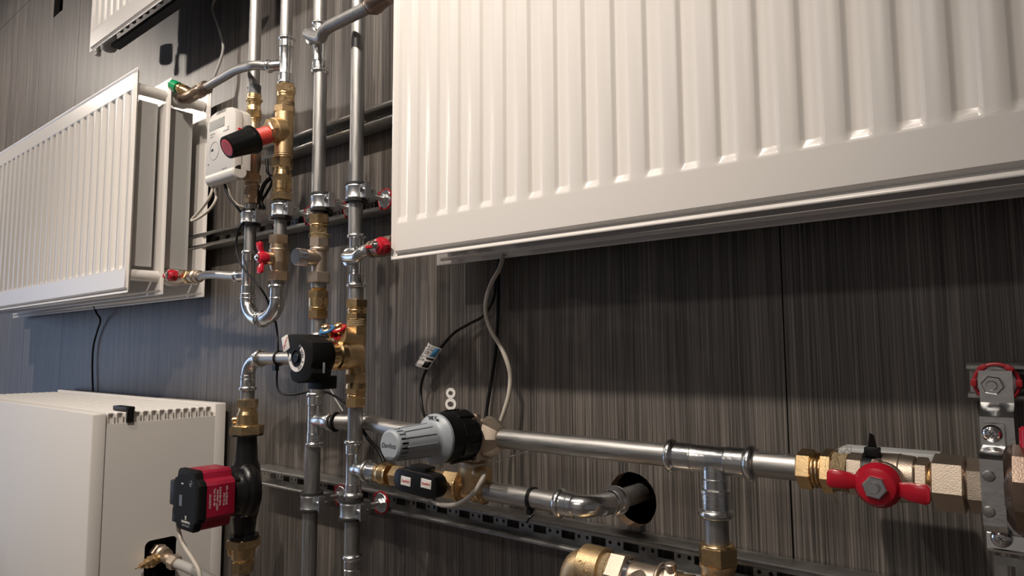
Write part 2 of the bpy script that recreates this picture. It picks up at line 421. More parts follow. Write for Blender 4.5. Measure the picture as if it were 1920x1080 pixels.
# top left radiator
tl = radiator(-2.0, -1.27, 2.107, 2.607, (-.145,), [-1.972 + .04 * i for i in range(17)], 'small corner of a white radiator at the top left edge of the picture',
         [(-1.965, 2.16, -.13, -.10, ())], [(-.125, -.085)])
pb = MB(); p = at(205, 75, -.09); zb1 = at(205, 96, -.09).z; pb.lathe((p.x, -.09, zb1), (0, 0, 1), [(0, .006), (.001, .011), (.004, .0165), (.010, .020), (.018, .020), (.05, .018)])
link('drain_fitting', pb, 'fin_grey', tl, label='grey round connector under the radiator corner')
pb = MB(); q = at(184, 97, -.12); zv = at(184, 104, -.12).z; pb.cyl((q.x, -.12, zv + .05), (q.x, -.12, zv + .004), .0055); pb.cyl((q.x, -.12, zv + .017), (q.x, -.12, zv + .010), .0075); pb.cyl((q.x, -.12, zv + .005), (q.x, -.12, zv), .0072)
link('vent_screw', pb, 'enamel', tl, label='small white threaded stub under the radiator corner')

m = MB(); m.box((-1.915, -.122, 2.106), (-1.27, -.100, 2.116)); link('underside_shade', m, 'black', tl, label='black strip standing in for the shade under the radiator')  # shade under the radiator, put in as a black strip

# ------------------------------------------------------------------ convector box, lower left
CX1, CX0, CY0, CY1, CZT = -1.463, -2.44, -.281, -.030, 1.185
cv = thing('convector_heater', ((CX0 + CX1) / 2, -.15, .55), 'large white boxy convector with slatted top under the left radiator', 'heater')
b = MB(); b.rbox(((CX0 + CX1) / 2, (CY0 + CY0 + .024) / 2, .865), (1, 0, 0), (0, 0, 1), (0, 1, 0), (CX1 - CX0) / 2, .32, .012, .004, .0025)
link('front_cover', b, 'enamel_matt', cv)
# side cover with its cut-out for the valve
ra = atX(271, 1030, CX1 - .001); rb_ = atX(332, 1030, CX1 - .001); rt = atX(300, 1010, CX1).z; ry0, ry1 = ra.y, rb_.y
b = MB(); SZ = CZT - .022
sx0, sx1 = CX1 - .006, CX1 - .0005; cyA = CY0 + .026; rzb = rt - .085
for (a, c, e, f) in ((cyA, ry0, .55, SZ), (ry1, CY1, .55, SZ), (ry0, ry1, rt, SZ), (ry0, ry1, .55, rzb)): b.box((sx0, a, e), (sx1, c, f))
link('side_cover', b, 'enamel_matt', cv)
b = MB(); rr = .012    # rounded corners of the cut-out
for (yy, zz, sy, sz) in ((ry0, rt, 1, -1), (ry1, rt, -1, -1)):
    P = [(sx1, yy, zz)] + [(sx1, yy + sy * rr * (1 - sin(t)), zz + sz * rr * (1 - cos(t))) for t in [k * pi / 12 for k in range(7)]]
    b.prism(P, (-.005, 0, 0))
link('cutout_corner', b, 'enamel_matt', cv)
b = MB(); b.box((sx0 - .035, ry0 - .01, rzb - .01), (sx0 - .034, ry1 + .01, rt + .01)); b.box((sx0 - .035, ry0 - .01, rt + .001), (sx0, ry1 + .01, rt + .003)); b.box((sx0 - .035, ry1, rzb), (sx0, ry1 + .002, rt + .003)); b.box((sx0 - .035, ry0 - .002, rzb), (sx0, ry0, rt + .003))
link('recess_liner', b, 'black', cv, label='glossy black plastic recess behind the radiator valve')
b = MB(); b.rbox(((CX0 + CX1) / 2, CY1 + .004, .868), (1, 0, 0), (0, 0, 1), (0, 1, 0), (CX1 - CX0) / 2, .322, .012, .003, .0015)
link('back_cover', b, 'enamel_matt', cv)
ns = 13; ya0, yb0 = cyA + .001, CY1 - .012; pt = (yb0 - ya0) / ns
for i in range(ns):
    ya = ya0 + i * pt; wd = pt - .0040; zt = CZT - .001; zb = SZ - .004; th = .0017
    P = [(ya, zb), (ya, zt - .002), (ya + .002, zt), (ya + wd - .002, zt), (ya + wd, zt - .002), (ya + wd, zb), (ya + wd - th, zb), (ya + wd - th, zt - .0035), (ya + wd - .003, zt - th), (ya + .003, zt - th), (ya + th, zt - .0035), (ya + th, zb)]
    b = MB().rings([[Vector((x, y, z)) for y, z in P] for x in (CX0 + .002, CX1 - .004)])
    b.box((CX1 - .012, ya + th, zb), (CX1 - .010, ya + wd - th, zt - th))
    link('grille_slat', b, 'enamel_matt', cv)
b = MB(); b.box((CX0 + .01, cyA, SZ - .02), (CX1 - .008, CY1 - .01, SZ - .012)); link('grille_tray', b, 'enamel_matt', cv)
# black clip on the grille
yc = ya0 + 2 * pt
b = MB(); xr = CX1 + .0005
b.rbox((xr - .034, yc + pt / 2, CZT + .0045), (1, 0, 0), (0, 1, 0), (0, 0, 1), .036, pt * .5, .0045, .004, .002)
b.box((xr - .002, yc + .001, SZ + .0005), (xr + .003, yc + pt * .8, CZT + .005))
link('retaining_clip', b, 'black', None, 'black plastic clip hooked over a slat of the convector grille', 'clip')

# ------------------------------------------------------------------ plumbing helpers
YP = -.104
def xcol(cx, ya, yb, y=YP): return at(cx, (ya + yb) / 2, y).x
class Up:
    """an upright stack of shapes measured in photo rows at a known wall distance"""
    def __init__(s, cx, ya, yb, y=YP): s.x = xcol(cx, ya, yb, y); s.y = y; s.cx = cx
    def z(s, py): return Zat(s.x, py, s.y)
    def p(s, py): return Vector((s.x, s.y, s.z(py)))
    def r(s, w, py=500): return vr(proj((s.x, s.y, s.z(py)))[0], py, s.y, w)
    def cyl(s, mb, a, b, w, w2=None, ch=.0): mb.cyl(s.p(a), s.p(b), s.r(w, a), s.r(w2 or w, b), ch=ch); return s
    def hex(s, mb, a, b, w, ph=.35): mb.hex(s.p(a), s.p(b), s.r(w, a) * 1.01, ph); return s
    def rim(s, mb, a, b, w):
        R = s.r(w, a); L = (s.z(a) - s.z(b)); k = L / 2
        mb.lathe(s.p(a), (0, 0, -1), [(0, R - k)] + [(k - k * cos(t), R - k + k * sin(t)) for t in [pi * j / 8 for j in range(1, 8)]] + [(L, R - k)]); return s
    def thr(s, mb, a, b, w, n=4):
        R = s.r(w, a); L = s.z(a) - s.z(b); pr = []
        for i in range(n): pr += [(L * i / n, R * .93), (L * (i + .5) / n, R)]
        mb.lathe(s.p(a), (0, 0, -1), pr + [(L, R * .93)]); return s
class Lv:
    """a level stack along the wall measured in photo columns"""
    def __init__(s, z, y=YP): s.z = z; s.y = y
    def x(s, px): return Xat(px, s.y, s.z)
    def p(s, px): return Vector((s.x(px), s.y, s.z))
    def r(s, h, px): py = proj(s.p(px))[1]; return hr(px, py, s.y, h)
    def cyl(s, mb, a, b, h, h2=None, ch=0.): mb.cyl(s.p(a), s.p(b), s.r(h, a), s.r(h2 or h, b), ch=ch); return s
    def hex(s, mb, a, b, h, ph=.35): mb.hex(s.p(a), s.p(b), s.r(h, (a + b) / 2) * 1.01, ph); return s
    def rim(s, mb, a, b, h):
        R = s.r(h, (a + b) / 2); L = s.x(b) - s.x(a); k = L / 2
        mb.lathe(s.p(a), (1, 0, 0), [(0, R - k)] + [(k - k * cos(t), R - k + k * sin(t)) for t in [pi * j / 8 for j in range(1, 8)]] + [(L, R - k)]); return s
def press_profile(L, rb, rr, bead=.008, collar=.016):
    """bead, pressed collar, plain barrel, pressed collar, bead"""
    k = bead / 2
    def bd(t0): return [(t0 + k - k * cos(t), rr - k + k * sin(t)) for t in [pi * j / 8 for j in range(1, 8)]]
    a = [(0, rb)] + bd(0) + [(bead + .0005, rb * 1.02), (bead + .001, rb * 1.06), (bead + collar - .0035, rb * 1.06), (bead + collar - .003, rb * .99), (bead + collar - .0022, rb * 1.05), (bead + collar, rb)]
    return a + [(L - t, r) for t, r in a[::-1]]
def tee_up(cx, a, b, wb, wr, label, branch=None, y=YP, extra=None):
    s = Up(cx, a, b, y); t = thing('press_tee', s.p(b), label, 'pipe fitting')
    m = MB(); L = s.z(a) - s.z(b); m.lathe(s.p(a), (0, 0, -1), press_profile(L, s.r(wb, a), s.r(wr, a)))
    link('body', m, 'zinc', t)
    if branch:
        (d, py, ln, rb, rr) = branch; p0 = s.p(py); d = Vector(d).normalized(); m = MB()
        r0 = s.r(wb, a)
        pr = [(r0 * .3, rb), (ln - .024, rb), (ln - .0225, rb * 1.07), (ln - .009, rb * 1.07), (ln - .0085, rb * 1.02)]
        k = .004; pr += [(ln - .008 + k - k * cos(q), rr - k + k * sin(q)) for q in [pi * j / 8 for j in range(1, 8)]] + [(ln, rb)]
        m.lathe(p0, d, pr); link('branch', m, 'zinc', t)
    return s, t
def pipe_up(cx, a, b, w, label, y=YP, m='pipe_steel', x=None):
    s = Up(cx, a, b, y)
    if x is not None: s.x = x
    mb = MB(); pa, pb = s.p(a) + Vector((0, 0, .5 if a < 0 else 0)), s.p(b) - Vector((0, 0, .5 if b > 1080 else 0)); mb.cyl(pa, pb, s.r(w, max(a, 20))); link('pipe', mb, m, None, label, 'pipe', 'upright steel pipes'); return s

def clamp(cx, py, x=None, z=None, w=27, label='', h=.030, boss=True):
    X = x if x is not None else at(cx, py, YP).x; Z = z if z is not None else Zat(X, py, YP); R = .0122; h = .032
    t = thing('pipe_clamp', (X, -.05, Z), label, 'clamp', 'pipe clamps holding the four uprights')
    m = MB(); m.lathe((X, YP, Z - h / 2), (0, 0, 1), [(0, R + .0036), (h, R + .0036), (h, R + .0002), (0, R + .0002)][0:2] , 32)
    m = MB(); P = [(0, R + .0001), (0, R + .0066), (.0040, R + .0070), (.0042, R + .0050), (h - .0042, R + .0050), (h - .0040, R + .0070), (h, R + .0066), (h, R + .0001)]
    m.lathe((X, YP, Z - h / 2), (0, 0, 1), P, 32, cap=False); link('rubber_lining', m, 'rubber', t)
    m = MB(); q = h / 2 - .0046
    P = [(0, R + .004), (0, R + .0060), (.002, R + .0066), (.004, R + .0058), (q * 2 - .004, R + .0058), (q * 2 - .002, R + .0066), (q * 2, R + .0060), (q * 2, R + .004)]
    m.lathe((X, YP, Z - q), (0, 0, 1), P, 32, cap=False)
    for s in (1,):    # ear
        m.box((X + s * (R + .002), YP - .0060, Z - q), (X + s * (R + .020), YP - .0042, Z + q))
        m.box((X + s * (R + .003), YP + .0016, Z - q), (X + s * (R + .020), YP + .0034, Z + q))
        m.box((X + s * (R + .0190), YP - .0085, Z - q - .001), (X + s * (R + .0208), YP + .0034, Z + q + .001))
    link('band', m, 'zinc_matt', t)
    for s in (1,):
        m = MB(); cxx = X + s * (R + .0125)
        m.cyl((cxx, YP - .0100, Z), (cxx, YP - .0060, Z), .0048, n=16, ch=.0008); m.cyl((cxx, YP - .0075, Z), (cxx, YP + .012, Z), .0026, n=10)
        m.box((cxx - .004, YP - .0104, Z - .0007), (cxx + .004, YP - .0098, Z + .0007))
        link('screw', m, 'chrome', t)
    m = MB(); m.box((X - .0085, YP + R + .006, Z - .0100), (X + .0085, YP + R + .020, Z + .0100)); m.cyl((X, YP + R + .019, Z), (X, -.041, Z), .0042, n=14)
    link('rod', m, 'zinc_matt', t)
    m = MB(); m.cyl((X, -.046, Z), (X, -.0415, Z), .0160, n=28, ch=.001); m.hex((X, -.052, Z), (X, -.046, Z), .0080)
    link('washer', m, 'zinc_matt', t)
    m = MB(); m.ring((X, -.0435, Z), (0, 1, 0), .0175, .0016); 
    for a in (0.3, 2.4, 4.2): m.box((X + .0172 * cos(a) - .0022, -.047, Z + .0172 * sin(a) - .0022), (X + .0172 * cos(a) + .0022, -.041, Z + .0172 * sin(a) + .0022))
    link('plastic_ring', m, 'red_dull', t, label='red plastic ring round the washer')
    return t

def butterfly(parent, c, axis, span, half=.009, m='red', hub=.013, stem=.03, wr=None, nut='chrome', back=.012, bentout=.004, off=.0):
    """two-winged valve handle: hub dome, wings along span, nut on top; c = hub centre, axis points away from the valve"""
    c = Vector(c); a = Vector(axis).normalized(); s = Vector(span); L = s.length; s = s / L; u = a.cross(s)
    mb = MB(); mb.lathe(c - a * back, a, [(0, hub * .9), (back * .5, hub), (back, hub), (back + hub * .35, hub * .8), (back + hub * .45, hub * .5)], 24)
    for k in (1, -1):
        P0 = []
        # wing as a swept flat bar: rises outwards
        secs = [(.4 * hub, half * 1.0, 0), (hub * 1.0, half * .78, bentout * .2), (L * .6, half * .95, bentout * .8), (L * .93, half * 1.05, bentout), (L, half * .75, bentout)]
        rs = []
        for d, hw, up in secs:
            cc = c + s * k * d + a * (up - .001); th = .0028
            rs.append([cc + u * hw - a * th, cc + u * hw + a * th * .6, cc + u * (hw * .8) + a * th, cc - u * (hw * .8) + a * th, cc - u * hw + a * th * .6, cc - u * hw - a * th])
        mb.rings(rs)
    link('handle', mb, m, parent, label='red butterfly handle', sharp=40)
    n = MB(); n.hex(c + a * hub * .35, c + a * hub * .72, hub * .52); n.cyl(c + a * hub * .6, c + a * hub * .95, hub * .25, n=12, ch=.0004)
    link('handle_nut', n, nut, parent)

def comp_fit(name, cat, label, parts, base):
    t = thing(name, base, label, cat)
    for nm, mb, m in parts: link(nm, mb, m, t)
    return t

# ------------------------------------------------------------------ first upright run (leftmost)
pipe_up(478, -14, 166, 23.3, 'grey steel pipe rising at the far left of the four uprights')
s = Up(476.5, 160, 232); t = thing('press_coupling', s.p(232), 'polished brass press coupling above the white meter', 'pipe fitting')
m = MB(); s.cyl(m, 161, 178, 24.5); link('plastic_sleeve', m, 'plastic_grey_dark', t, label='dark grey plastic sleeve end')
m = MB(); s.cyl(m, 178, 186, 27); s.rim(m, 184, 193, 32); s.cyl(m, 191, 200, 27, 25); s.cyl(m, 200, 209, 26, 29); link('body', m, 'brass', t)
m = MB(); s.hex(m, 208, 223, 30); s.cyl(m, 222, 233, 25); s.rim(m, 223, 228, 27); link('nut', m, 'brass', t)
s = Up(474, 232, 382); t = thing('flow_meter', s.p(382), 'shaded brass meter body between the white meter and the pressure valve', 'meter')
m = MB(); s.cyl(m, 232, 262, 24, 26); s.cyl(m, 262, 305, 31); s.cyl(m, 305, 328, 32, 26); link('body', m, 'bronze', t)
m = MB(); s.hex(m, 327, 342, 34); s.cyl(m, 341, 357, 28); s.rim(m, 346, 352, 31); s.hex(m, 356, 368, 30); s.cyl(m, 367, 372, 27); s.hex(m, 371, 383, 29); link('nut', m, 'bronze', t)
c1 = pipe_up(469.5, 382, 476, 23, 'steel pipe between the leftmost clamp and the U bend, behind a thin black cable')
X1 = c1.x; C1 = Up(469.5, 410, 430).x
clamp(470, 409, label='pipe clamp on the leftmost upright under the white meter')
sb, t = tee_up(466, 470, 557, 25.5, 30, 'bright steel press tee with a branch to the left, above the U bend',
    ((-1, 0, 0), 515, .046, .0088, .0122))
zl = sb.z(515); xL = sb.x
# U bend of two elbows
X2 = Up(520.5, 530, 560).x
zt_ = Zat(X1, 556, YP); zb_ = Zat((X1 + X2) / 2, 598, YP); zr_ = Zat(X2, 537, YP); xm = (X1 + X2) / 2; rU = .0135
t = thing('press_elbow', (X1, YP, zb_), 'left half of the polished steel U bend', 'pipe fitting')
m = MB(); m.bend((sb.x, YP, zt_ - .006), (0, 0, -1), (xm, YP, zb_), rU); m.cyl((sb.x, YP, zt_ + .004), (sb.x, YP, zt_ - .008), rU); link('bend', m, 'zinc', t)
m = MB(); m.ring((xm - .006, YP, zb_), (1, 0, 0), rU, .0022); m.ring((sb.x, YP, zt_ - .004), (0, 0, 1), rU, .0018); link('bead', m, 'zinc', t)
t = thing('press_elbow', (X2, YP, zb_), 'right half of the polished steel U bend below the ball valve', 'pipe fitting')
m = MB(); m.bend((X2, YP, zr_ - .028), (0, 0, -1), (xm + .001, YP, zb_), rU); m.cyl((X2, YP, zr_ + .002), (X2, YP, zr_ - .03), rU); link('bend', m, 'zinc', t)
m = MB(); m.ring((xm + .004, YP, zb_), (1, 0, 0), rU, .0026); m.ring((X2, YP, zr_), (0, 0, 1), rU * 1.08, .0032); m.ring((X2, YP, zr_ - .022), (0, 0, 1), rU, .0016); link('bead', m, 'zinc', t)

# lower left branch to the left radiator with its small red valve
t = thing('pipe', (xL - .08, YP, zl), 'short steel pipe running left from the tee to the small red radiator valve', 'pipe'); Lz = Lv(zl)
e0 = Vector((xL - .04, YP, zl)); e1 = at(384, 516, YP); e2 = at(372, 520, YP)
m = MB(); m.tube([e0, at(400, 515, YP), e1, e2], .0085, 20); link('tube', m, 'pipe_steel_level', t)
t = thing('radiator_valve', at(350, 520, YP), 'small nickel valve with red handle at the left radiator bottom', 'valve')
va, vb_ = at(375, 518, YP), Vector((LX - .022, -.100, 1.470)); dv = (vb_ - va); Lr = dv.length
m = MB(); m.lathe(va, dv, [(0, .009), (.002, .0125), (.006, .0135), (.010, .0125), (.012, .0115), (.018, .0115), (.020, .014), (.028, .014), (.030, .0115), (Lr * .55, .0125), (Lr * .6, .015), (Lr * .8, .015), (Lr, .013)]); link('body', m, 'nickel', t)
m = MB(); pn = va.lerp(vb_, .30); m.hex(pn, va.lerp(vb_, .42), .0155); link('nut', m, 'brass', t)
hc = va.lerp(vb_, .55) + Vector((0, -.020, .002)); m = MB(); m.cyl(hc + Vector((0, .02, 0)), hc, .007); link('stem', m, 'nickel', t)
butterfly(t, hc + Vector((0, -.008, 0)), (0, -1, 0), (.024, 0, 0), half=.0045, hub=.0125)

# ------------------------------------------------------------------ second upright run
pipe_up(537.5, -14, 76, 23.5, 'grey steel pipe rising above the tee beside the leftmost upright')
sb, t = tee_up(537, 70, 161, 27, 33, 'tall steel press tee with its branch to the bent pipe, above the pressure valve',
    ((-1, -.5, 0), 121, .040, .0092, .0130))
z2 = sb.z(121); x2 = sb.x
t = thing('pipe', (x2 - .1, YP, z2), 'grey steel pipe bent down from the upper tee to the green-capped valve', 'pipe')
m = MB(); m.tube([Vector((x2 - .032, YP - .016, z2)), at(484, 122, YP - .026), at(468, 124, YP - .030), at(443, 131, YP - .024), at(420, 144, YP - .016), at(386, 164, YP - .006)], .0088, 22); link('tube', m, 'pipe_steel', t)
t = thing('thermostatic_valve', at(355, 182, YP), 'brass radiator valve with a green cap on top of the left radiator', 'valve')
a0, a1 = at(388, 163, YP - .006), at(352, 183, YP); d = a1 - a0; L = d.length
m = MB(); m.lathe(a0, d, [(0, .010), (.001, .0135), (.004, .0145), (.007, .0135), (.009, .012), (.014, .012), (.016, .0135), (L * .7, .0135), (L, .014), (L + .008, .010)]); m.lathe(a1 + Vector((.004, 0, .002)), Vector((LX - .022, -.1, 1.885)) - a1, [(0, .013), (.03, .0145)]); link('body', m, 'nickel_dark', t)
m = MB(); m.hex(a0 + d * .26, a0 + d * .55, .0150); link('nut', m, 'bronze', t)
b0, b1 = at(358, 176, YP), at(320, 157, YP - .022); d = b1 - b0; L = d.length
m = MB(); m.lathe(b0, d, [(0, .0125), (L * .3, .0125), (L * .32, .0105), (L * .42, .0105), (L * .44, .0125), (L * .5, .0125), (L * .52, .010), (L * .62, .010), (L * .95, .0065), (L, .005), (L + .002, .0015), (L + .010, .001)]); link('spindle', m, 'brass', t)
m = MB(); m.lathe(b0 + d * .62, d, [(0, .0110), (.0004, .0125), (L * .30, .0118), (L * .31, .009)], 14); link('cap', m, 'green_plastic', t, label='ribbed green plastic cap')

# pressure valve on the second run
s = Up(533, 160, 316); t = thing('pressure_relief_valve', s.p(316), 'large cast brass pressure valve with black and red adjusting knob', 'valve'); sx = Up(536, 160, 200)
m = MB(); sx.hex(m, 160, 175, 38, .25); sx.cyl(m, 174, 183, 33); sx.rim(m, 176, 180, 35); sx.hex(m, 182, 193, 36, .25); link('upper_nut', m, 'brass', t)
m = MB(); sx.thr(m, 192, 201, 34); link('hemp_seal', m, 'hemp', t)
m = MB(); s.hex(m, 200, 213, 41, .25); s.cyl(m, 212, 232, 36); s.cyl(m, 231, 290, 36, 36); s.cyl(m, 289, 297, 34); s.rim(m, 291, 295, 37)
bc = s.p(249); m.lathe(bc + Vector((.002, .0, .006)), (-.12, -.96, -.32), [(0, .017), (.002, .0200), (.012, .0232), (.020, .0236), (.0215, .0215), (.024, .0215)], 32); m.lathe(bc + Vector((.002, .0, .006)) + Vector((-.12, -.96, -.32)).normalized() * .023, (-.12, -.96, -.32), [(0, .0205), (.001, .0225), (.008, .0225), (.009, .019), (.012, .0175)], 8)
link('body', m, 'brass_cast', t)
m = MB(); Up(529, 296, 316).hex(m, 296, 316, 42, .25); link('lower_nut', m, 'brass', t)
ka = bc + Vector((-.12, -.96, -.32)).normalized() * .032; kd = (at(425, 277, -.212) - ka); kl = kd.length
m = MB(); pr = [(0, .0145)]; 
for i in range(8): pr += [(.002 + i * .0040, .0160), (.0040 + i * .0040, .0148)]
m.lathe(ka, kd, pr + [(.037, .0140)]); link('scale_sleeve', m, 'red_soft', t, label='red ribbed scale sleeve')
m = MB(); k0 = .032; n = 40
def knobring(tt, r, rib): 
    u, v, dd = frame(kd); return [ka + dd * tt + (u * cos(2 * pi * k / n) + v * sin(2 * pi * k / n)) * (r * (1 - (rib if k % 4 < 2 else 0))) for k in range(n)]
m.rings([knobring(k0, .017, 0), knobring(k0 + .001, .0255, 0), knobring(k0 + .005, .026, 0), knobring(k0 + .006, .0235, .0), knobring(k0 + .008, .0235, .05), knobring(kl - .004, .0200, .05), knobring(kl - .0012, .0195, 0), knobring(kl, .0165, 0), knobring(kl - .0015, .0150, 0)])
link('knob', m, 'black', t, sharp=25)
m = MB(); m.lathe(ka + kd.normalized() * (kl - .0018), kd, [(0, .0152), (.0014, .0152)]); u, v, dd = frame(kd)
for i in range(-4, 5):
    q = i * .003; hw = (max(0, .0142 ** 2 - q * q)) ** .5; c = ka + dd * (kl - .0001) + u * q; m.prism([c + v * hw + u * .0006, c - v * hw + u * .0006, c - v * hw - u * .0006, c + v * hw - u * .0006], dd * .0006)
link('knob_insert', m, 'red_soft', t, label='ribbed red disc in the knob face', sharp=20)
text(t, 'GENO', s.p(240) + Vector((.004, -.0186, .001)), .009, 'brass_cast', (pi / 2, rad(-75), 0), name='cast_lettering', ext=.0006)
text(t, 'PN 10', s.p(240) + Vector((.013, -.0155, .001)), .009, 'brass_cast', (pi / 2, rad(-75), rad(35)), name='cast_lettering', ext=.0006)

s = Up(529, 316, 378); t = thing('brass_union', s.p(378), 'tall brass union right under the pressure valve', 'pipe fitting')
m = MB(); s.cyl(m, 315, 322, 32); s.cyl(m, 321, 330, 33, 36); s.hex(m, 329, 343, 38, .25); s.cyl(m, 342, 356, 37); s.cyl(m, 356, 362, 33); link('body', m, 'brass', t)
m = MB(); s.hex(m, 361, 377, 41, .25); link('nut', m, 'brass', t)
text(t, '3', s.p(336) + Vector((.006, -.0182, 0)), .008, 'brass', name='cast_lettering', ext=.0004)
pipe_up(526, 376, 444, 24, 'short steel pipe below the second clamp, above the red-handled brass ball valve')
clamp(528, 395, label='pipe clamp holding the upright directly below the pressure valve')
s = Up(523, 440, 528); t = thing('ball_valve', s.p(528), 'upright brass ball valve with small red butterfly handle above the U bend', 'valve')
m = MB(); s.cyl(m, 456, 462, 34); s.cyl(m, 461, 468, 36); s.rim(m, 466, 473, 39); s.cyl(m, 471, 492, 38, 37); s.cyl(m, 492, 506, 37, 33); s.cyl(m, 505, 511, 30); m.cyl(s.p(487), s.p(487) + Vector((0, -.032, 0)), .0085); m.cyl(s.p(487) + Vector((0, -.015, 0)), s.p(487) + Vector((0, -.027, 0)), .0115, ch=.001); link('body', m, 'bronze', t)
m = MB(); s.hex(m, 441, 458, 41, .25); link('upper_nut', m, 'bronze', t)
m = MB(); s.hex(m, 509, 527, 43, .25); link('lower_nut', m, 'bronze', t)
butterfly(t, s.p(487) + Vector((0, -.036, .0)), (0, -1, 0), (-.003, 0, .0285), half=.0075, hub=.0125)
pipe_up(521, 526, 540, 25, 'very short steel pipe stub between the brass ball valve and the U bend')

# ------------------------------------------------------------------ third upright run
pipe_up(600.5, -14, 48, 26, 'steel pipe rising above the tee with the forward branch')
sb, t = tee_up(601, 42, 139, 29, 35, 'steel press tee whose branch bends up to the right near the top')
X3 = sb.x; bz = sb.z(74)
m = MB(); m.lathe((X3, YP + .004, bz), (0, -1, 0), [(0, .0125), (.016, .0125), (.019, .0150), (.022, .0158), (.025, .0150), (.026, .011)]); link('branch', m, 'zinc', t)
t = thing('pipe', (X3, -.15, bz), 'thin steel pipe slanting up right across the fourth upright at the top', 'pipe')
m = MB(); b0 = Vector((X3, YP - .02, bz)); yB = YP - .036; m.tube([b0 + Vector((0, .004, 0)), b0 + Vector((.001, -.006, 0)), at(600, 71, yB + .004), at(606, 60, yB), at(618, 50, yB), at(640, 39, yB), at(700, 9, yB)], .0100, 22, sub=10); link('tube', m, 'pipe_steel', t)
t = thing('radiator_valve', at(715, -4, yB), 'dark nickel valve at the top end of the slanting pipe', 'valve')
m = MB(); m.lathe(at(690, 14, yB), at(730, -10, yB) - at(690, 14, yB), [(0, .010), (.001, .012), (.004, .0125), (.005, .0115), (.008, .015), (.012, .0165), (.02, .0165), (.03, .014), (.05, .013)]); link('body', m, 'nickel_dark', t)
pipe_up(598.5, 136, 402, 25.5, 'long bare steel pipe between the upper tee and the third clamp')
clamp(603, 380, label='pipe clamp on the third upright just above a brass union')
s = Up(598, 402, 440); t = thing('brass_union', s.p(440), 'shiny brass compression union above the capped nickel tee', 'pipe fitting')
m = MB(); s.hex(m, 402, 420, 39, .2); link('nut', m, 'brass', t)
m = MB(); s.cyl(m, 419, 427, 33); s.rim(m, 421, 425, 36); s.hex(m, 426, 440, 36, .2); link('body', m, 'brass', t)
s = Up(598.5, 438, 532); t = thing('strainer_tee', s.p(532), 'nickel tee with a capped plug facing forward on the third upright', 'pipe fitting')
m = MB(); s.thr(m, 438, 449, 36); link('hemp_seal', m, 'hemp', t)
m = MB()
for i in range(16):
    a = random.uniform(0, 6.28); q = s.p(random.uniform(436, 447)); r0 = .0165
    m.tube([q + Vector((cos(a) * r0, sin(a) * r0, 0)), q + Vector((cos(a + .5) * r0 * 1.15, sin(a + .5) * r0 * 1.15, random.uniform(-.004, .004))), q + Vector((cos(a + 1) * r0 * random.uniform(1, 1.35), sin(a + 1) * r0 * 1.1, random.uniform(-.006, .006)))], .0002, 4, sub=4)
link('hemp_strands', m, 'hemp', t)['kind'] = 'stuff'
m = MB(); s.hex(m, 447, 464, 39, .2); s.cyl(m, 463, 466, 34); s.rim(m, 464, 472, 37); s.cyl(m, 470, 512, 29); 
pz = s.z(486); m.lathe((s.x, YP, pz), (0, -1, 0), [(0, .012), (.012, .0125), (.022, .0125), (.0225, .014), (.029, .014), (.0295, .0125)]); link('body', m, 'nickel', t)
m = MB(); pr = [(.028, .0125)]
for i in range(5): pr += [(.030 + i * .003, .0145), (.0315 + i * .003, .0135)]
m.lathe((s.x, YP, pz), (0, -1, 0), pr + [(.0455, .0145), (.047, .0135)]); link('plug', m, 'chrome', t)
m = MB(); s.hex(m, 511, 531, 46, .2); link('nut', m, 'nickel', t)
s = Up(597, 530, 600); t = thing('check_valve', s.p(600), 'brass check valve between the nickel tee and the black actuator', 'valve')
m = MB(); s.cyl(m, 529, 540, 30); link('stub', m, 'pipe_steel', t)
m = MB(); s.thr(m, 538, 546, 30); s.hex(m, 545, 560, 42, .2); s.cyl(m, 559, 575, 38); s.cyl(m, 574, 582, 32); s.rim(m, 576, 580, 37); link('body', m, 'brass', t)
m = MB(); s.hex(m, 581, 598, 40, .2); link('nut', m, 'brass', t)
pipe_up(597, 597, 630, 27, 'short steel pipe showing between check valve and black actuator')
sA, t = tee_up(596, 624, 721, 31, 38, 'steel press tee mostly hidden behind the black actuator',
     ((-1, 0, 0), 672, .052, .0115, .0145))
zA = sA.z(672)
pipe_up(595, 720, 738, 27, 'tiny steel pipe gap between the two stacked press tees under the actuator')
sB, t = tee_up(591, 735, 837, 29.5, 36.5, 'steel press tee with its branch passing behind the fourth upright',
     ((1, 0, 0), 788, .050, .0122, .0155))
zB = sB.z(788); XB = sB.x
pipe_up(585.5, 834, 930, 30, 'steel pipe entering the lower clamp beside the black pump')
pipe_up(580.5, 930, 1110, 29, 'steel pipe below the lower clamp, left of the pair leaving the picture')
clamp(584, 940, label='lower pipe clamp, left one, on the rail right of the black pump')
# green tag wire on the actuator tee
m = MB(); p = at(596, 706, YP - .02); m.box(tuple(p + Vector((-.006, -.001, -.008))), tuple(p + Vector((.006, .001, .004)))); link('plastic_tag', m, 'green_plastic', None, 'tiny green plastic tag under the black actuator', 'tag')
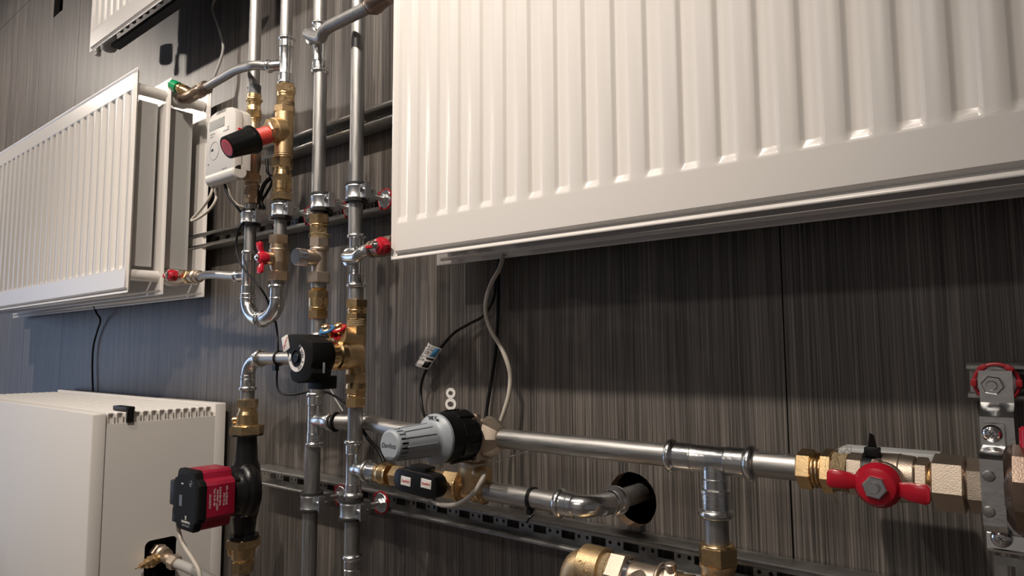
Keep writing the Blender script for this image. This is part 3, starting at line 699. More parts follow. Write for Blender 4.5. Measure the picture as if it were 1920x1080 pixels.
# horizontal pipe from tee to the pump elbow
xa = Lv(zA).x(489); xb_ = sA.x - .04
t = thing('pipe', ((xa + xb_) / 2, YP, zA), 'level steel pipe from the pump elbow to the black actuator', 'pipe'); m = MB(); m.cyl((xa - .01, YP, zA), (xb_, YP, zA), .0115); link('tube', m, 'pipe_steel_level', t)
m = MB(); pt_ = Lv(zA).p(524); m.ring(pt_, (1, 0, 0), .0125, .0016); m.box(tuple(pt_ + Vector((-.004, -.012, -.022))), tuple(pt_ + Vector((.006, -.004, -.012)))); link('cable_tie', m, 'black', None, 'black cable tie round the level pipe beside the actuator', 'cable tie')
sE = Up(464.5, 700, 733); XE = sE.x
t = thing('press_elbow', sE.p(733), 'polished steel elbow turning down to the pump', 'pipe fitting')
m = MB(); m.bend((xa - .004, YP, zA), (-1, 0, 0), (XE, YP, sE.z(706)), .0128, steps=14); link('bend', m, 'zinc', t)
m = MB(); L = sE.z(703) - sE.z(733); r1 = .0135
m.lathe((XE, YP, sE.z(703)), (0, 0, -1), [(0, r1 * .97), (.001, r1), (.006, r1), (.0065, r1 * .95), (.008, r1), (L - .009, r1)] + [(L - .009 + .0045 - .0045 * cos(q), .0125 + .0042 * sin(q)) for q in [pi * j / 8 for j in range(1, 8)]] + [(L, .012)]); link('socket', m, 'zinc', t); m = MB()
m.lathe((xa - .012, YP, zA), (1, 0, 0), [(0, .0128), (.001, .0138), (.008, .0138)] + [(.008 + .004 - .004 * cos(q), .0132 + .0040 * sin(q)) for q in [pi * j / 8 for j in range(1, 8)]] + [(.016, .012)])
link('socket', m, 'zinc', t)

# ------------------------------------------------------------------ pump
pipe_up(464.5, 731, 752, 27, 'short steel pipe between the elbow and the brass pump union', x=XE)
XP = Up(463, 800, 815).x
def union(a, flip, label):
    s = Up(463 if not flip else 461, a, a + 1); s.x = XP; f = -1 if flip else 1
    t = thing('pump_union', s.p(a), label, 'pipe fitting')
    if not flip:
        m = MB(); s.hex(m, 748, 765, 41, .3); link('upper_nut', m, 'brass', t)
        m = MB(); s.cyl(m, 764, 772, 33, 35); s.cyl(m, 771, 778, 36, 41); s.cyl(m, 777, 798, 41, 42); sc = s.p(788)
        link('body', m, 'brass', t)
        m = MB(); s.hex(m, 797, 815, 66, .3); s.rim(m, 796, 801, 58); link('union_nut', m, 'brass', t)
        q = s.p(787) + Vector((-.014, -.014, 0))
    else:
        m = MB(); s.hex(m, 1008, 1026, 66, .3); link('union_nut', m, 'brass', t)
        m = MB(); s.cyl(m, 1025, 1046, 46, 44); s.cyl(m, 1045, 1052, 42, 34); link('body', m, 'brass', t)
        m = MB(); s.hex(m, 1051, 1074, 42, .3); link('lower_nut', m, 'brass', t)
        q = s.p(1036) + Vector((-.016, -.013, 0))
    m = MB(); dq = Vector((-.7, -.7, 0)).normalized(); m.cyl(q - dq * .004, q + dq * .006, .007, n=20, ch=.001); m.cyl(q + dq * .0035, q + dq * .0075, .0045, n=16, ch=.0006); link('shut_off_screw', m, 'brass', t)
union(748, False, 'brass union nut on top of the black pump')
union(1026, True, 'brass union nut beneath the black pump')
pipe_up(461, 1072, 1110, 27, 'steel pipe stub leaving below the lower pump union', x=XP)
sp = Up(463, 815, 1008); sp.x = XP
t = thing('circulation_pump', sp.p(1005), 'black circulation pump with a red motor box, left of the uprights', 'pump')
m = MB(); z = sp.z
m.lathe((XP, YP, z(813)), (0, 0, -1), [(0, .030), (.003, .030), (.004, .0185), (.022, .0195), (z(813) - z(862), .021), (z(813) - z(878), .026), (z(813) - z(915), .029), (z(813) - z(950), .027), (z(813) - z(975), .022), (z(813) - z(1001), .019), (z(813) - z(1002), .027), (z(813) - z(1009), .027)], 36)
zc = z(918); m.lathe((XP, YP + .004, zc), (0, -1, 0), [(0, .030), (.006, .042), (.018, .047), (.030, .047), (.033, .044), (.044, .043), (.046, .036)], 40)
rs = []
for k in range(21):    # spiral bulge to the right of the housing
    a = -pi / 2 + k * pi / 20; R = .030; c = Vector((XP + .006 + R * cos(a) * .8, YP - .006, zc + R * sin(a) * 1.35)); e = Vector((cos(a), 0, sin(a)))
    rr = .012 + .008 * sin(k * pi / 20); rs.append([c + e * rr * cos(q) + Vector((0, 1, 0)) * rr * sin(q) for q in [2 * pi * j / 14 for j in range(14)]])
m.rings(rs); link('housing', m, 'black_cast', t, sharp=50)
m = MB()
for i, a in enumerate((rad(40), rad(140), rad(220), rad(320))): m.cyl((XP + .040 * cos(a), YP - .030, zc + .040 * sin(a)), (XP + .040 * cos(a), YP - .050, zc + .040 * sin(a)), .0065, n=14, ch=.001)
link('flange_bolts', m, 'black_cast', t)
yr1, yr0, yf = YP - .046, YP - .098, YP - .113
mc = XP + .002
def octa(cx, cz, hx, hz, n1, y):   # rounded cross with stepped corners
    P = [(-hx + .020, hz), (hx - .020, hz), (hx - .016, hz - .004), (hx - .013, hz - .014), (hx - .004, hz - .018), (hx, hz - .024), (hx, -hz + .024), (hx - .004, -hz + .018), (hx - .013, -hz + .014), (hx - .016, -hz + .004), (hx - .020, -hz), (-hx + .020, -hz), (-hx + .016, -hz + .004), (-hx + .013, -hz + .014), (-hx + .004, -hz + .018), (-hx, -hz + .024), (-hx, hz - .024), (-hx + .004, hz - .018), (-hx + .013, hz - .014), (-hx + .016, hz - .004)]
    return [(cx + a, y, cz + b) for a, b in P]
m = MB(); m.prism(octa(mc, zc, .0455, .0505, 0, yr1), (0, yr0 - yr1, 0), .0012); link('motor_box', m, 'red_paint', t, sharp=25)
m = MB(); m.prism(octa(mc, zc, .0470, .0520, 0, yr0), (0, yf - yr0, 0), .003); link('control_face', m, 'black_matt', t, sharp=25)
m = MB(); m.rbox((mc - .053, (yr0 + yf) / 2 + .004, zc + .006), (0, 1, 0), (0, 0, 1), (1, 0, 0), .010, .022, .009, .003, .001); m.rbox((mc - .044, (yr0 + yf) / 2 + .004, zc - .032), (0, 1, 0), (0, 0, 1), (1, 0, 0), .009, .013, .009, .003, .001); link('plug', m, 'black', t)
text(t, 'X', (mc + .004, yf - .0002, zc - .030), .009, 'print_white', bold=.0002); text(t, 'GRUNDFOS', (mc + .004, yf - .0002, zc - .037), .0058, 'print_white')
text(t, 'ALPHA SOLAR', (mc + .004, yf - .0002, zc - .043), .0042, 'print_grey')
text(t, 'ce', (mc + .018, yf - .0002, zc + .030), .007, 'print_grey'); m = MB(); m.ring((mc + .018, yf - .0001, zc + .030), (0, 1, 0), .005, .0003, 20, 4); link('emblem', m, 'print_grey', t)
m = MB(); m.box((mc - .016, yf - .0003, zc + .026), (mc - .009, yf, zc + .028)); link('indicator', m, 'print_white', t)
m = MB(); m.box((mc - .022, yf - .0003, zc - .012), (mc - .012, yf, zc + .007)); link('status_window', m, 'plastic_grey_dark', t)
# rating plate print on the right side of the motor
xs_ = mc + .0457; ry = (pi / 2, rad(90), pi / 2)
for k, (dy, s_) in enumerate(((.006, 'GRUNDFOS'), (.014, 'Type 25-60 180'), (.019, 'P/N 99367 1x230V'), (.024, '0.04-0.38A 50Hz'), (.031, 'IP44 TF110'), (.036, 'MPa 1.0 EEI<0.20'))):
    text(t, s_, (xs_, yr0 + dy, zc + (.006 if k % 2 else .0)), .0046, 'print_white', (pi / 2, pi / 2, pi / 2), name='rating_print', ext=.0001)

# white convector-side cord of the pump
m = MB(); c0 = at(333, 972, yr0 - .004); m.tube([c0 + Vector((0, 0, .012)), c0, at(336, 1000, -.20), at(346, 1025, -.20), at(362, 1050, -.20), at(374, 1075, -.20), at(378, 1120, -.20)], .0036, 12); link('power_cord', m, 'cable_beige', None, 'white power cord hanging from the pump head', 'cable')

# valve in the convector recess
vc = atX(300, 1044, CX1 + .004); t = thing('radiator_valve', vc, 'nickel and brass valve sticking out of the convector side recess', 'valve')
A_ = vc + Vector((-.03, 0, .008)); B_ = atX(345, 1060, CX1 + .045)
m = MB(); m.lathe(A_, (1, 0, 0), [(0, .012), (.028, .013), (.034, .015), (.042, .015), (.046, .012), (.060, .0125)]); m.tube([vc + Vector((.012, 0, .006)), vc + Vector((.03, .004, 0)), vc + Vector((.05, .01, -.006))], .011, 20)
link('body', m, 'nickel', t)
m = MB(); m.hex(vc + Vector((-.012, 0, .008)), vc + Vector((.0, 0, .008)), .0175); link('nut', m, 'nickel', t); m = MB(); m.hex(vc + Vector((.036, .006, -.002)), vc + Vector((.052, .010, -.006)), .0150); link('nut', m, 'nickel', t)
m = MB(); d = Vector((-.0, -1, -.25)); p = vc + Vector((.012, -.008, .002)); m.lathe(p, d, [(0, .010), (.010, .0105), (.012, .0125), (.018, .0125), (.020, .010), (.026, .0095), (.028, .006), (.036, .0055), (.038, .0015), (.046, .001)]); link('spindle', m, 'brass', t)
t = thing('pipe', vc + Vector((.06, .01, -.01)), 'grey pipe end leaving the recess valve at the bottom edge', 'pipe')
m = MB(); m.tube([vc + Vector((.046, .009, -.005)), vc + Vector((.09, .02, -.012)), vc + Vector((.16, .04, -.03))], .0095, 20); link('tube', m, 'fin_grey', t)

# ------------------------------------------------------------------ fourth upright run
pipe_up(669.7, -14, 442, 26.3, 'longest upright steel pipe, nearest the large radiator')
clamp(669, 362, label='pipe clamp highest of the four upper ones, next to the large radiator')
sb, t = tee_up(668, 439, 540, 26.5, 37, 'steel press tee with a forward branch to the red valve beside the large radiator')
X4 = sb.x; bz = sb.z(484)
m = MB(); m.lathe((X4, YP + .003, bz), (0, -1, 0), [(0, .0125), (.014, .0125), (.017, .0145), (.019, .015), (.021, .0145), (.023, .010)]); link('branch', m, 'zinc', t)
yV = YP - .022
t = thing('pipe', (X4, yV, bz), 'short bent steel pipe from the tee to the red valve beside the large radiator', 'pipe')
m = MB(); m.tube([Vector((X4, YP - .008, bz)), Vector((X4 + .001, YP - .020, bz)), at(668, 481, yV - .004), at(678, 474, yV - .004), at(690, 469, yV), at(704, 464, yV)], .0098, 20); link('tube', m, 'zinc', t)
t = thing('radiator_valve', at(720, 462, yV), 'small valve with red handle tucked behind the large radiator edge', 'valve')
va = at(694, 468, yV); m = MB(); m.lathe(va, at(740, 458, yV) - va, [(0, .010), (.001, .0125), (.005, .0135), (.009, .0125), (.010, .0105), (.014, .0105), (.016, .0145), (.028, .0155), (.060, .0145)]); link('body', m, 'nickel_dark', t)
butterfly(t, at(712, 461, yV - .022), (0, -1, 0), (.026, 0, 0), half=.0022, hub=.0135)
pipe_up(667.5, 537, 564, 28, 'short steel pipe above the brass balancing valve')
# balancing valve with test points and actuator
s = Up(668, 562, 720); t = thing('balancing_valve', s.p(720), 'brass balancing valve carrying the black actuator and two test points', 'valve'); X4b = s.x
m = MB(); s.hex(m, 562, 578, 44, .15); s.cyl(m, 577, 588, 35); s.rim(m, 580, 585, 38); s.hex(m, 587, 599, 41, .15); link('upper_nut', m, 'brass', t)
m = MB(); s.thr(m, 598, 612, 38); link('hemp_seal', m, 'hemp', t)
m = MB(); s.hex(m, 611, 628, 41, .15); s.cyl(m, 627, 650, 38, 34); s.cyl(m, 649, 690, 34, 34); s.cyl(m, 684, 702, 34, 38); s.hex(m, 700, 719, 42, .15)
zc4 = s.z(666)
m.lathe((X4b, YP + .004, zc4), (0, -1, 0), [(0, .018), (.002, .0215), (.014, .0225), (.026, .0225), (.034, .021)], 32)
a0 = Vector((X4b, YP + .002, s.z(640))); dA = (at(640, 632, YP - .03) - a0); m.lathe(a0, dA, [(0, .013), (dA.length * .6, .0165), (dA.length, .0165), (dA.length + .002, .0175), (dA.length + .005, .0175), (dA.length + .006, .010)], 24)
link('body', m, 'brass_cast', t, sharp=40)
m = MB(); n = 44; rs = []
for y_, r_ in ((YP - .028, .0215), (YP - .030, .0235), (YP - .040, .0235), (YP - .042, .0205), (YP - .046, .0205), (YP - .047, .0225), (YP - .062, .0225)):
    rs.append([(X4b + r_ * cos(2 * pi * k / n) * (1 - .03 * (k % 2) * (y_ < YP - .044)), y_, zc4 + r_ * sin(2 * pi * k / n) * (1 - .03 * (k % 2) * (y_ < YP - .044))) for k in range(n)])
m.rings([[Vector(p) for p in r] for r in rs]); link('actuator_collar', m, 'brass', t, sharp=25)
for (cx, cy, mm, nm, yy) in ((611, 613, 'blue_plastic', 'blue plastic loop on the left test point', YP - .050), (634, 611, 'red', 'red plastic loop on the right test point', YP - .038)):
    c = at(cx, cy, yy); base = at(cx + 8, cy + 20, yy + .010); dd = (c - base)
    m = MB(); m.lathe(base, dd, [(0, .0060), (dd.length * .5, .0060), (dd.length * .55, .0080), (dd.length * .85, .0080), (dd.length * .9, .0062), (dd.length + .003, .0062), (dd.length + .0045, .004)], 16); link('test_point', m, 'brass', t)
    m = MB(); m.ring(base.lerp(c, .75), dd, .0100, .0024, 24, 8); link('loop', m, mm, t, label=nm); 
    m = MB(); q = base.lerp(c, .6); m.tube([q + Vector((-.010, -.003, .002)), q + Vector((-.011, -.004, -.006)), q + Vector((-.004, -.004, -.013)), q + Vector((.006, -.003, -.010))], .0028, 10); link('strap', m, mm, t)
t = thing('actuator', (X4b, YP - .09, zc4 - .04), 'black motor actuator with a white dial, left of the brass valve', 'actuator')
yF = Yat(557, X4b, zc4); yBk = YP - .060
m = MB(); m.lathe((X4b, yBk, zc4), (0, -1, 0), [(0, .028), (.003, .0315), (.030, .0325), (.034, .030)], 36); link('back_housing', m, 'black', t)
pts = [(600, 587), (640, 569), (700, 573), (750, 585), (790, 612), (830, 640), (838, 690), (838, 760), (835, 800), (820, 850), (826, 900), (815, 945), (790, 965), (700, 985), (655, 962), (642, 905), (655, 870), (645, 820), (625, 760), (610, 700), (585, 665), (578, 630)]
poly = [at(400 + a / 4.5, 500 + b / 4.5, yF) for a, b in pts]
m = MB(); dep = yBk - .012 - yF; m.prism(poly, (0, dep, 0), .003); link('front_housing', m, 'black_matt', t, sharp=30)
dc = at(400 + 705 / 4.5, 500 + 770 / 4.5, yF)
m = MB(); R1, R0 = .0205, .0135; n = 40
for (a0_, a1_) in ((-200, 55),):
    k0 = [rad(a0_ + (a1_ - a0_) * i / n) for i in range(n + 1)]
    vs = [(dc.x + R1 * cos(a), yF - .0006, dc.z + R1 * sin(a)) for a in k0] + [(dc.x + R0 * cos(a), yF - .0006, dc.z + R0 * sin(a)) for a in k0] + [(dc.x + R1 * cos(a), yF + .0005, dc.z + R1 * sin(a)) for a in k0]
    m.add(vs, [(i, i + 1, n + 2 + i, n + 1 + i) for i in range(n)] + [(i, i + 1, 2 * n + 3 + i, 2 * n + 2 + i) for i in range(n)])
k0 = [rad(60 + 35 * i / 8) for i in range(9)]
link('dial', m, 'print_white', t, label='white printed dial ring')
m = MB(); m.ring((dc.x, yF - .0004, dc.z), (0, 1, 0), .0125, .0012, 32, 6); m.cyl((dc.x, yF + .001, dc.z), (dc.x, yF - .003, dc.z), .0072, n=20, ch=.0008); link('dial_knob', m, 'black', t)
for k, (ch_, a) in enumerate(zip('DN10 R MVDP4', [-68, -60, -52, -44, 0, -20, 0, 8, 16, 24, 32, 40])):
    if ch_ != ' ': text(t, ch_, (dc.x + .017 * cos(rad(a)), yF - .0008, dc.z + .017 * sin(rad(a))), .0062, 'print_dark', (pi / 2, -rad(a + 90), 0), name='dial_lettering')
m = MB(); m.prism([(dc.x - .0185, yF - .0008, dc.z - .0045), (dc.x - .0145, yF - .0008, dc.z - .0045), (dc.x - .0155, yF - .0008, dc.z + .0005)], (0, -.0003, 0)); m.box((dc.x + .006, yF - .0011, dc.z + .0155), (dc.x + .012, yF - .0008, dc.z + .0195)); link('dial_mark', m, 'print_dark', t)
lc = at(400 + 612 / 4.5, 500 + 645 / 4.5, yF); m = MB(); m.rbox(lc + Vector((0, -.0004, 0)), Vector((.94, 0, .34)), Vector((-.34, 0, .94)), (0, 1, 0), .0082, .0115, .0005, .002); link('maker_label', m, 'print_white', t)
text(t, 'Danfoss', lc + Vector((0, -.0011, 0)), .0062, 'print_red', (pi / 2, rad(-65), 0), shear=.3, name='label_print')
m = MB(); pp = at(400 + 835 / 4.5, 500 + 845 / 4.5, yF + .01); m.rbox((poly[9].x + .004, (yF + yBk) / 2 - .004, zc4 - .018), (0, 1, 0), (0, 0, 1), (1, 0, 0), .0015, .008, .0008, .0008, .0002); link('side_mark', m, 'print_grey', t)
m = MB(); m.rbox((X4b + .012, yBk - .012, zc4 - .040), (1, 0, 0), (0, 0, 1), (0, 1, 0), .018, .010, .014, .003, .001); link('cable_entry', m, 'black', t)

s = Up(667, 718, 766); t = thing('brass_union', s.p(766), 'brass union under the balancing valve on the fourth upright', 'pipe fitting')
m = MB(); s.cyl(m, 717, 728, 37, 40); s.hex(m, 727, 738, 42, .15); s.cyl(m, 737, 747, 33); s.rim(m, 740, 744, 36); link('body', m, 'brass', t)
m = MB(); s.hex(m, 745, 763, 41, .15); link('nut', m, 'brass', t)
pipe_up(666, 762, 828, 28.5, 'steel pipe below the fourth upright union, in front of the level branch pipe')
sC, t = tee_up(662.5, 824, 933, 29.5, 37.5, 'steel press tee whose right branch feeds the lower pipe line',
    ((1, 0, 0), 879, .040, .0118, .0175))
zC = sC.z(879); XC = sC.x
pipe_up(660.5, 931, 1044, 29.5, 'steel pipe through the lower right clamp')
clamp(659, 955, label='lower pipe clamp, right one, with its red ring below the lower pipe line')
s = Up(660, 1040, 1130); t = thing('press_coupling', s.p(1130), 'steel press coupling at the bottom edge under the right clamp', 'pipe fitting')
m = MB(); m.lathe(s.p(1039), (0, 0, -1), press_profile(.07, s.r(30), s.r(37))); link('body', m, 'zinc', t)

# ------------------------------------------------------------------ branch pipe passing behind the fourth upright into the mixing valve
LM = Lv(1.186); xv = -.628
t = thing('pipe', (XB + .1, YP, zB), 'steel pipe crossing behind the fourth upright to the grey knob valve', 'pipe')
m = MB(); yK = YP + .0; m.tube([Vector((XB + .044, YP + .002, zB)), Vector((XB + .075, YP + .020, zB)), at(668, 790, YP + .030), at(696, 792, YP + .026), at(730, 803, YP + .010), at(790, 812, YP), at(860, 815, YP)], .0132, 26); link('tube', m, 'pipe_steel_level', t)
m = MB(); q = at(640, 787, YP); m.ring(Vector((XB + .052, YP + .004, zB)), (1, .3, 0), .0145, .0022); link('seal_ring', m, 'rubber', t)

# main level line
t = thing('mixing_valve', (xv, YP, 1.14), 'nickel mixing valve body behind the grey knob', 'valve')
m = MB(); LM.hex(m, 893, 914, 70, .25); LM.cyl(m, 913, 917, 62)
m.lathe(LM.p(912), (1, 0, 0), [(0, .0245), (.001, .0275), (.010, .0275), (.026, .0165), (.028, .014)], 8)
m.cyl(LM.p(862), LM.p(898), .021); m.cyl((xv, YP + .015, 1.186), (xv, Yat(868, xv, 1.186) + .001, 1.188), .022)
zb8 = 1.118; m.lathe((xv - .004, YP, 1.186), (0, 0, -1), [(0, .018), (.030, .018), (.034, .022), (.044, .022), (.060, .014)], 24)
link('body', m, 'nickel', t, sharp=28)
m = MB(); yq = Yat(868, xv, 1.186) + .004; m.rbox((xv - .002, yq, 1.188), (1, 0, 0), (0, 0, 1), (0, 1, 0), .027, .031, .004, .004, .001); link('flange_plate', m, 'nickel', t)
for sx_, sz_ in ((1, 1), (1, -1), (-1, 1), (-1, -1)):
    m = MB(); q = Vector((xv - .002 + sx_ * .0215, yq - .004, 1.188 + sz_ * .0255)); m.lathe(q, (0, -1, 0), [(0, .0046), (.002, .0046), (.0022, .0025), (.0008, .0022)], 16); link('screw', m, 'nickel_dark', t)
t = thing('thermostat_knob', (xv, -.2, 1.14), 'large light grey thermostatic knob pointing out from the main pipe', 'knob')
yc_ = Yat(729, xv, 1.186); yf_ = Yat(816, xv, 1.186); zK = 1.1905; yPl = Yat(868, xv, 1.186)
kf = hr(816, 822, yf_, 97) / .0410; kc = hr(730, 828, yc_, 59) / .0232
LK = abs(yf_ - yPl)
m = MB(); m.lathe((xv, yPl, zK), (0, -1, 0), [(0, .034), (.001, .0415 * kf), (LK * .55, .0425 * kf), (LK * .6, .0412 * kf), (LK, .0405 * kf)], 48)
for a in range(8):
    q = rad(20 + a * 45); m.rbox((xv + .0415 * kf * cos(q), yPl - LK * .3, zK + .0415 * kf * sin(q)), (cos(q), 0, sin(q)), (-sin(q), 0, cos(q)), (0, 1, 0), .002, .008, LK * .25, .001, .0005)
link('mounting_collar', m, 'black', t, label='black plastic collar behind the grey flange')
Lg = abs(yc_ - yf_); ra_, rb2 = .0272 * kc, .0243 * kc
m = MB(); m.lathe((xv, yf_ + .003, zK), (0, -1, 0), [(0, .040 * kf), (.0005, .0410 * kf), (.004, .0408 * kf), (.008, .0360 * kf), (.0105, .0310 * kf), (.013, ra_ * 1.03), (.016, ra_), (Lg - .014, rb2), (Lg - .0125, rb2 * .98)], 64); link('grip', m, 'plastic_grey', t, sharp=40)
for a in (0, 60, 120, 180, 240, 300):     # raised outlines of the grip fields
    q = rad(a + 12); e = Vector((cos(q), 0, sin(q))); f_ = Vector((-sin(q), 0, cos(q)))
    for ww in (-1, 1):
        c = Vector((xv, 0, zK)) + f_ * ww * .0055; ea, eb = e * (ra_ * .975), e * (rb2 * .975); ys_, ye_ = yf_ - .016, yf_ - Lg + .013
        A0 = Vector((c.x, ys_, c.z)) + ea; B0 = Vector((c.x, ye_, c.z)) + eb
        m = MB(); m.rings([[P_ + f_ * .0008 - e * .001, P_ + f_ * .0005 + e * .0005, P_ - f_ * .0005 + e * .0005, P_ - f_ * .0008 - e * .001] for P_ in (A0, B0)]); link('grip_rib', m, 'plastic_grey', t)
m = MB(); n = 48; y0 = yf_ - Lg + .0135; rs = []
for y_, r_ in ((y0 + .001, rb2 * .86), (y0 - .0095, rb2 * .86)): rs.append([Vector((xv + r_ * cos(2 * pi * k / n), y_, zK + r_ * sin(2 * pi * k / n))) for k in range(n)])
m.rings(rs); link('slot_core', m, 'black', t)
for k in range(20):      # teeth of the slotted cap
    a = 2 * pi * k / 20; e = Vector((cos(a), 0, sin(a))); f_ = Vector((-sin(a), 0, cos(a))); c = Vector((xv, y0 + .0015, zK)) + e * rb2 * .93; hw = rb2 * .088
    m = MB(); m.prism([c + f_ * hw + e * .0011, c - f_ * hw + e * .0011, c - f_ * hw - e * .0025, c + f_ * hw - e * .0025], (0, -.0105, 0), .0002); link('cap_tooth', m, 'plastic_grey', t)
m = MB(); m.lathe((xv, y0 - .0075, zK), (0, -1, 0), [(0, rb2 * .9), (.001, rb2 * .985), (.0035, rb2 * .96), (.0055, rb2 * .84), (.0060, .0)], 48); link('end_cap', m, 'plastic_grey', t)
yE = y0 - .0075 - .0062
text(t, 'Danfoss', (xv - .001, yE, zK), .0078, 'plastic_grey_dark', (pi / 2, 0, 0), shear=.35, name='moulded_lettering')
text(t, 'Danfoss', (xv + .001, yE + .0006, zK - rb2 * .72), .0042, 'plastic_grey_dark', (pi / 2 - .15, 0, 0), shear=.35, name='moulded_lettering')
rl = .0352 * kf
text(t, '30°C', (xv + .004, yf_ - .0078, zK + rl), .0085, 'plastic_grey_dark', (pi / 2 + .75, 0, 0), name='moulded_lettering', ext=.0006)
t = thing('pipe', LM.p(1100), 'long level steel pipe right of the grey knob', 'pipe'); m = MB(); m.cyl(LM.p(936), LM.p(1264), .0126); link('tube', m, 'pipe_steel_level', t)
t = thing('press_tee', LM.p(1340), 'level steel press tee in the main pipe with its branch pointing down', 'pipe fitting')
m = MB(); p = LM.p(1253); L = LM.x(1419) - LM.x(1253); m.lathe(p, (1, 0, 0), press_profile(L, .0142, .0182, bead=.010, collar=.022)); link('body', m, 'zinc', t)
XT = Up(1342, 900, 970).x; zT = 1.186
m = MB(); zt1 = Zat(XT, 972, YP); L = zT - zt1
m.lathe((XT, YP, zT), (0, 0, -1), [(.004, .0135), (Lz_ := zT - Zat(XT, 896, YP), .0135), (Lz_ + .0008, .0142), (Lz_ + .0016, .0135), (zT - Zat(XT, 915, YP), .0135), (zT - Zat(XT, 918, YP), .0155), (zT - Zat(XT, 924, YP), .0155), (zT - Zat(XT, 925, YP), .0150), (L - .010, .0150)] + [(L - .010 + .005 - .005 * cos(q), .0135 + .0048 * sin(q)) for q in [pi * j / 8 for j in range(1, 8)]] + [(L, .0130)])
link('branch', m, 'zinc', t)
m = MB(); p = LM.p(1288); m.ring(p, (1, 0, 0), .0142, .0005, 32, 6); link('red_band', m, 'red', t, label='thin red marking line')
text(t, 'GEBERIT', LM.p(1330) + Vector((0, -.0146, -.004)), .0042, 'plastic_grey_dark', (pi / 2 + .25, 0, 0)); text(t, 'V23', LM.p(1330) + Vector((0, -.0136, -.0085)), .0042, 'plastic_grey_dark', (pi / 2 + .5, 0, 0))
t = thing('pipe', LM.p(1450), 'level steel pipe between the main tee and the brass fitting', 'pipe'); m = MB(); m.cyl(LM.p(1412), LM.p(1506), .0126); link('tube', m, 'pipe_steel_level', t)
m = MB(); m.tube([at(1415, 848, YP - .008), at(1440, 846, YP - .006), at(1470, 852, YP - .004), at(1484, 856, YP - .004)], .0004, 6); link('wire_strand', m, 'chrome', None, 'fine bright wire strand lying on the pipe right of the main tee', 'wire')
t = thing('pipe', (XT, YP, 1.1), 'short upright steel pipe under the main tee branch', 'pipe'); m = MB(); m.cyl((XT, YP, Zat(XT, 968, YP)), (XT, YP, Zat(XT, 1030, YP)), .0122); link('tube', m, 'pipe_steel', t)
s = Up(1344, 1020, 1070); s.x = XT; t = thing('brass_union', s.p(1070), 'big brass compression nut at the bottom edge under the main tee', 'pipe fitting')
m = MB(); s.rim(m, 1018, 1028, 66); s.hex(m, 1022, 1058, 76, .5); link('nut', m, 'brass', t)
m = MB(); s.cyl(m, 1057, 1063, 70); s.cyl(m, 1062, 1110, 64); link('body', m, 'brass_cast', t)
text(t, 'VSA', s.p(1071) + Vector((0, -.0243, 0)), .008, 'brass', name='cast_lettering', ext=.0005)
# brass compression adapter and ball valve
t = thing('compression_adapter', LM.p(1545), 'shiny brass compression adapter left of the large red-handled valve', 'pipe fitting')
m = MB(); LM.hex(m, 1499, 1528, 76, .75); link('nut', m, 'brass', t)
m = MB(); LM.cyl(m, 1527, 1545, 62); m.ring(LM.p(1532), (1, 0, 0), LM.r(66, 1532), .0012); m.ring(LM.p(1539), (1, 0, 0), LM.r(64, 1539), .0012); LM.hex(m, 1544, 1567, 84, .75); link('body', m, 'brass', t)
m = MB(); LM.cyl(m, 1566, 1580, 74, 70); LM.cyl(m, 1579, 1593, 72, 74); link('hemp_seal', m, 'hemp', t)
m = MB()
for i in range(22):
    a = random.uniform(0, 6.28); q = LM.p(random.uniform(1568, 1592)); r0 = .0225
    m.tube([q + Vector((0, cos(a) * r0, sin(a) * r0)), q + Vector((random.uniform(-.004, .004), cos(a + .4) * r0 * 1.05, sin(a + .4) * r0 * 1.05)), q + Vector((random.uniform(-.006, .008), cos(a + .8) * r0 * 1.05, sin(a + .8) * r0 * 1.2 - .002))], .0002, 4, sub=4)
link('hemp_strands', m, 'hemp', t)['kind'] = 'stuff'
t = thing('ball_valve', LM.p(1668), 'large nickel ball valve with a wide red butterfly handle in the main pipe', 'valve')
m = MB(); LM.hex(m, 1592, 1624, 80, .75); link('left_collar', m, 'nickel', t)
m = MB(); LM.cyl(m, 1623, 1628, 72); LM.cyl(m, 1627, 1640, 78, 88); LM.cyl(m, 1639, 1690, 88, 92); m.ring(LM.p(1690), (1, 0, 0), LM.r(90, 1690), .0009); LM.cyl(m, 1690, 1720, 91, 88, ch=.001)
hb = LM.p(1668); m.cyl(hb, hb + Vector((0, -.040, 0)), .0125); m.cyl(hb + Vector((0, -.024, 0)), hb + Vector((0, -.034, 0)), .017, ch=.001); m.cyl(hb + Vector((-.002, -.03, .017)), hb + Vector((-.002, -.043, .017)), .0032, n=12)
link('body', m, 'nickel', t)
m = MB(); LM.hex(m, 1719, 1744, 88, .75); link('right_collar', m, 'nickel', t)
m = MB(); LM.cyl(m, 1740, 1753, 68); m.ring(LM.p(1747), (1, 0, 0), LM.r(68, 1747), .001); link('thread', m, 'brass', t)
butterfly(t, hb + Vector((0, -.049, 0)), (0, -1, 0), (.0385, 0, -.003), half=.0075, hub=.0185, back=.012, bentout=.004)
t = thing('union_nut', LM.p(1790), 'very large nickel hexagon nut right of the big ball valve', 'pipe fitting')
m = MB(); LM.hex(m, 1751, 1813, 108, .75); link('nut', m, 'nickel', t)
m = MB(); LM.cyl(m, 1812, 1822, 92, 84); LM.cyl(m, 1818, 1828, 84); link('seal_ring', m, 'nickel_dark', t)
m = MB(); LM.hex(m, 1815, 1850, 104, .9); link('inner_nut', m, 'nickel', t)
t = thing('pump_housing', LM.p(1900), 'brownish nickel housing cut by the right picture edge', 'pump')
m = MB(); m.lathe(LM.p(1860), (1, 0, 0), [(0, .020), (.008, .024), (.012, .032), (.016, .036), (.10, .036), (.11, .03)], 10); link('body', m, 'nickel_dark', t)
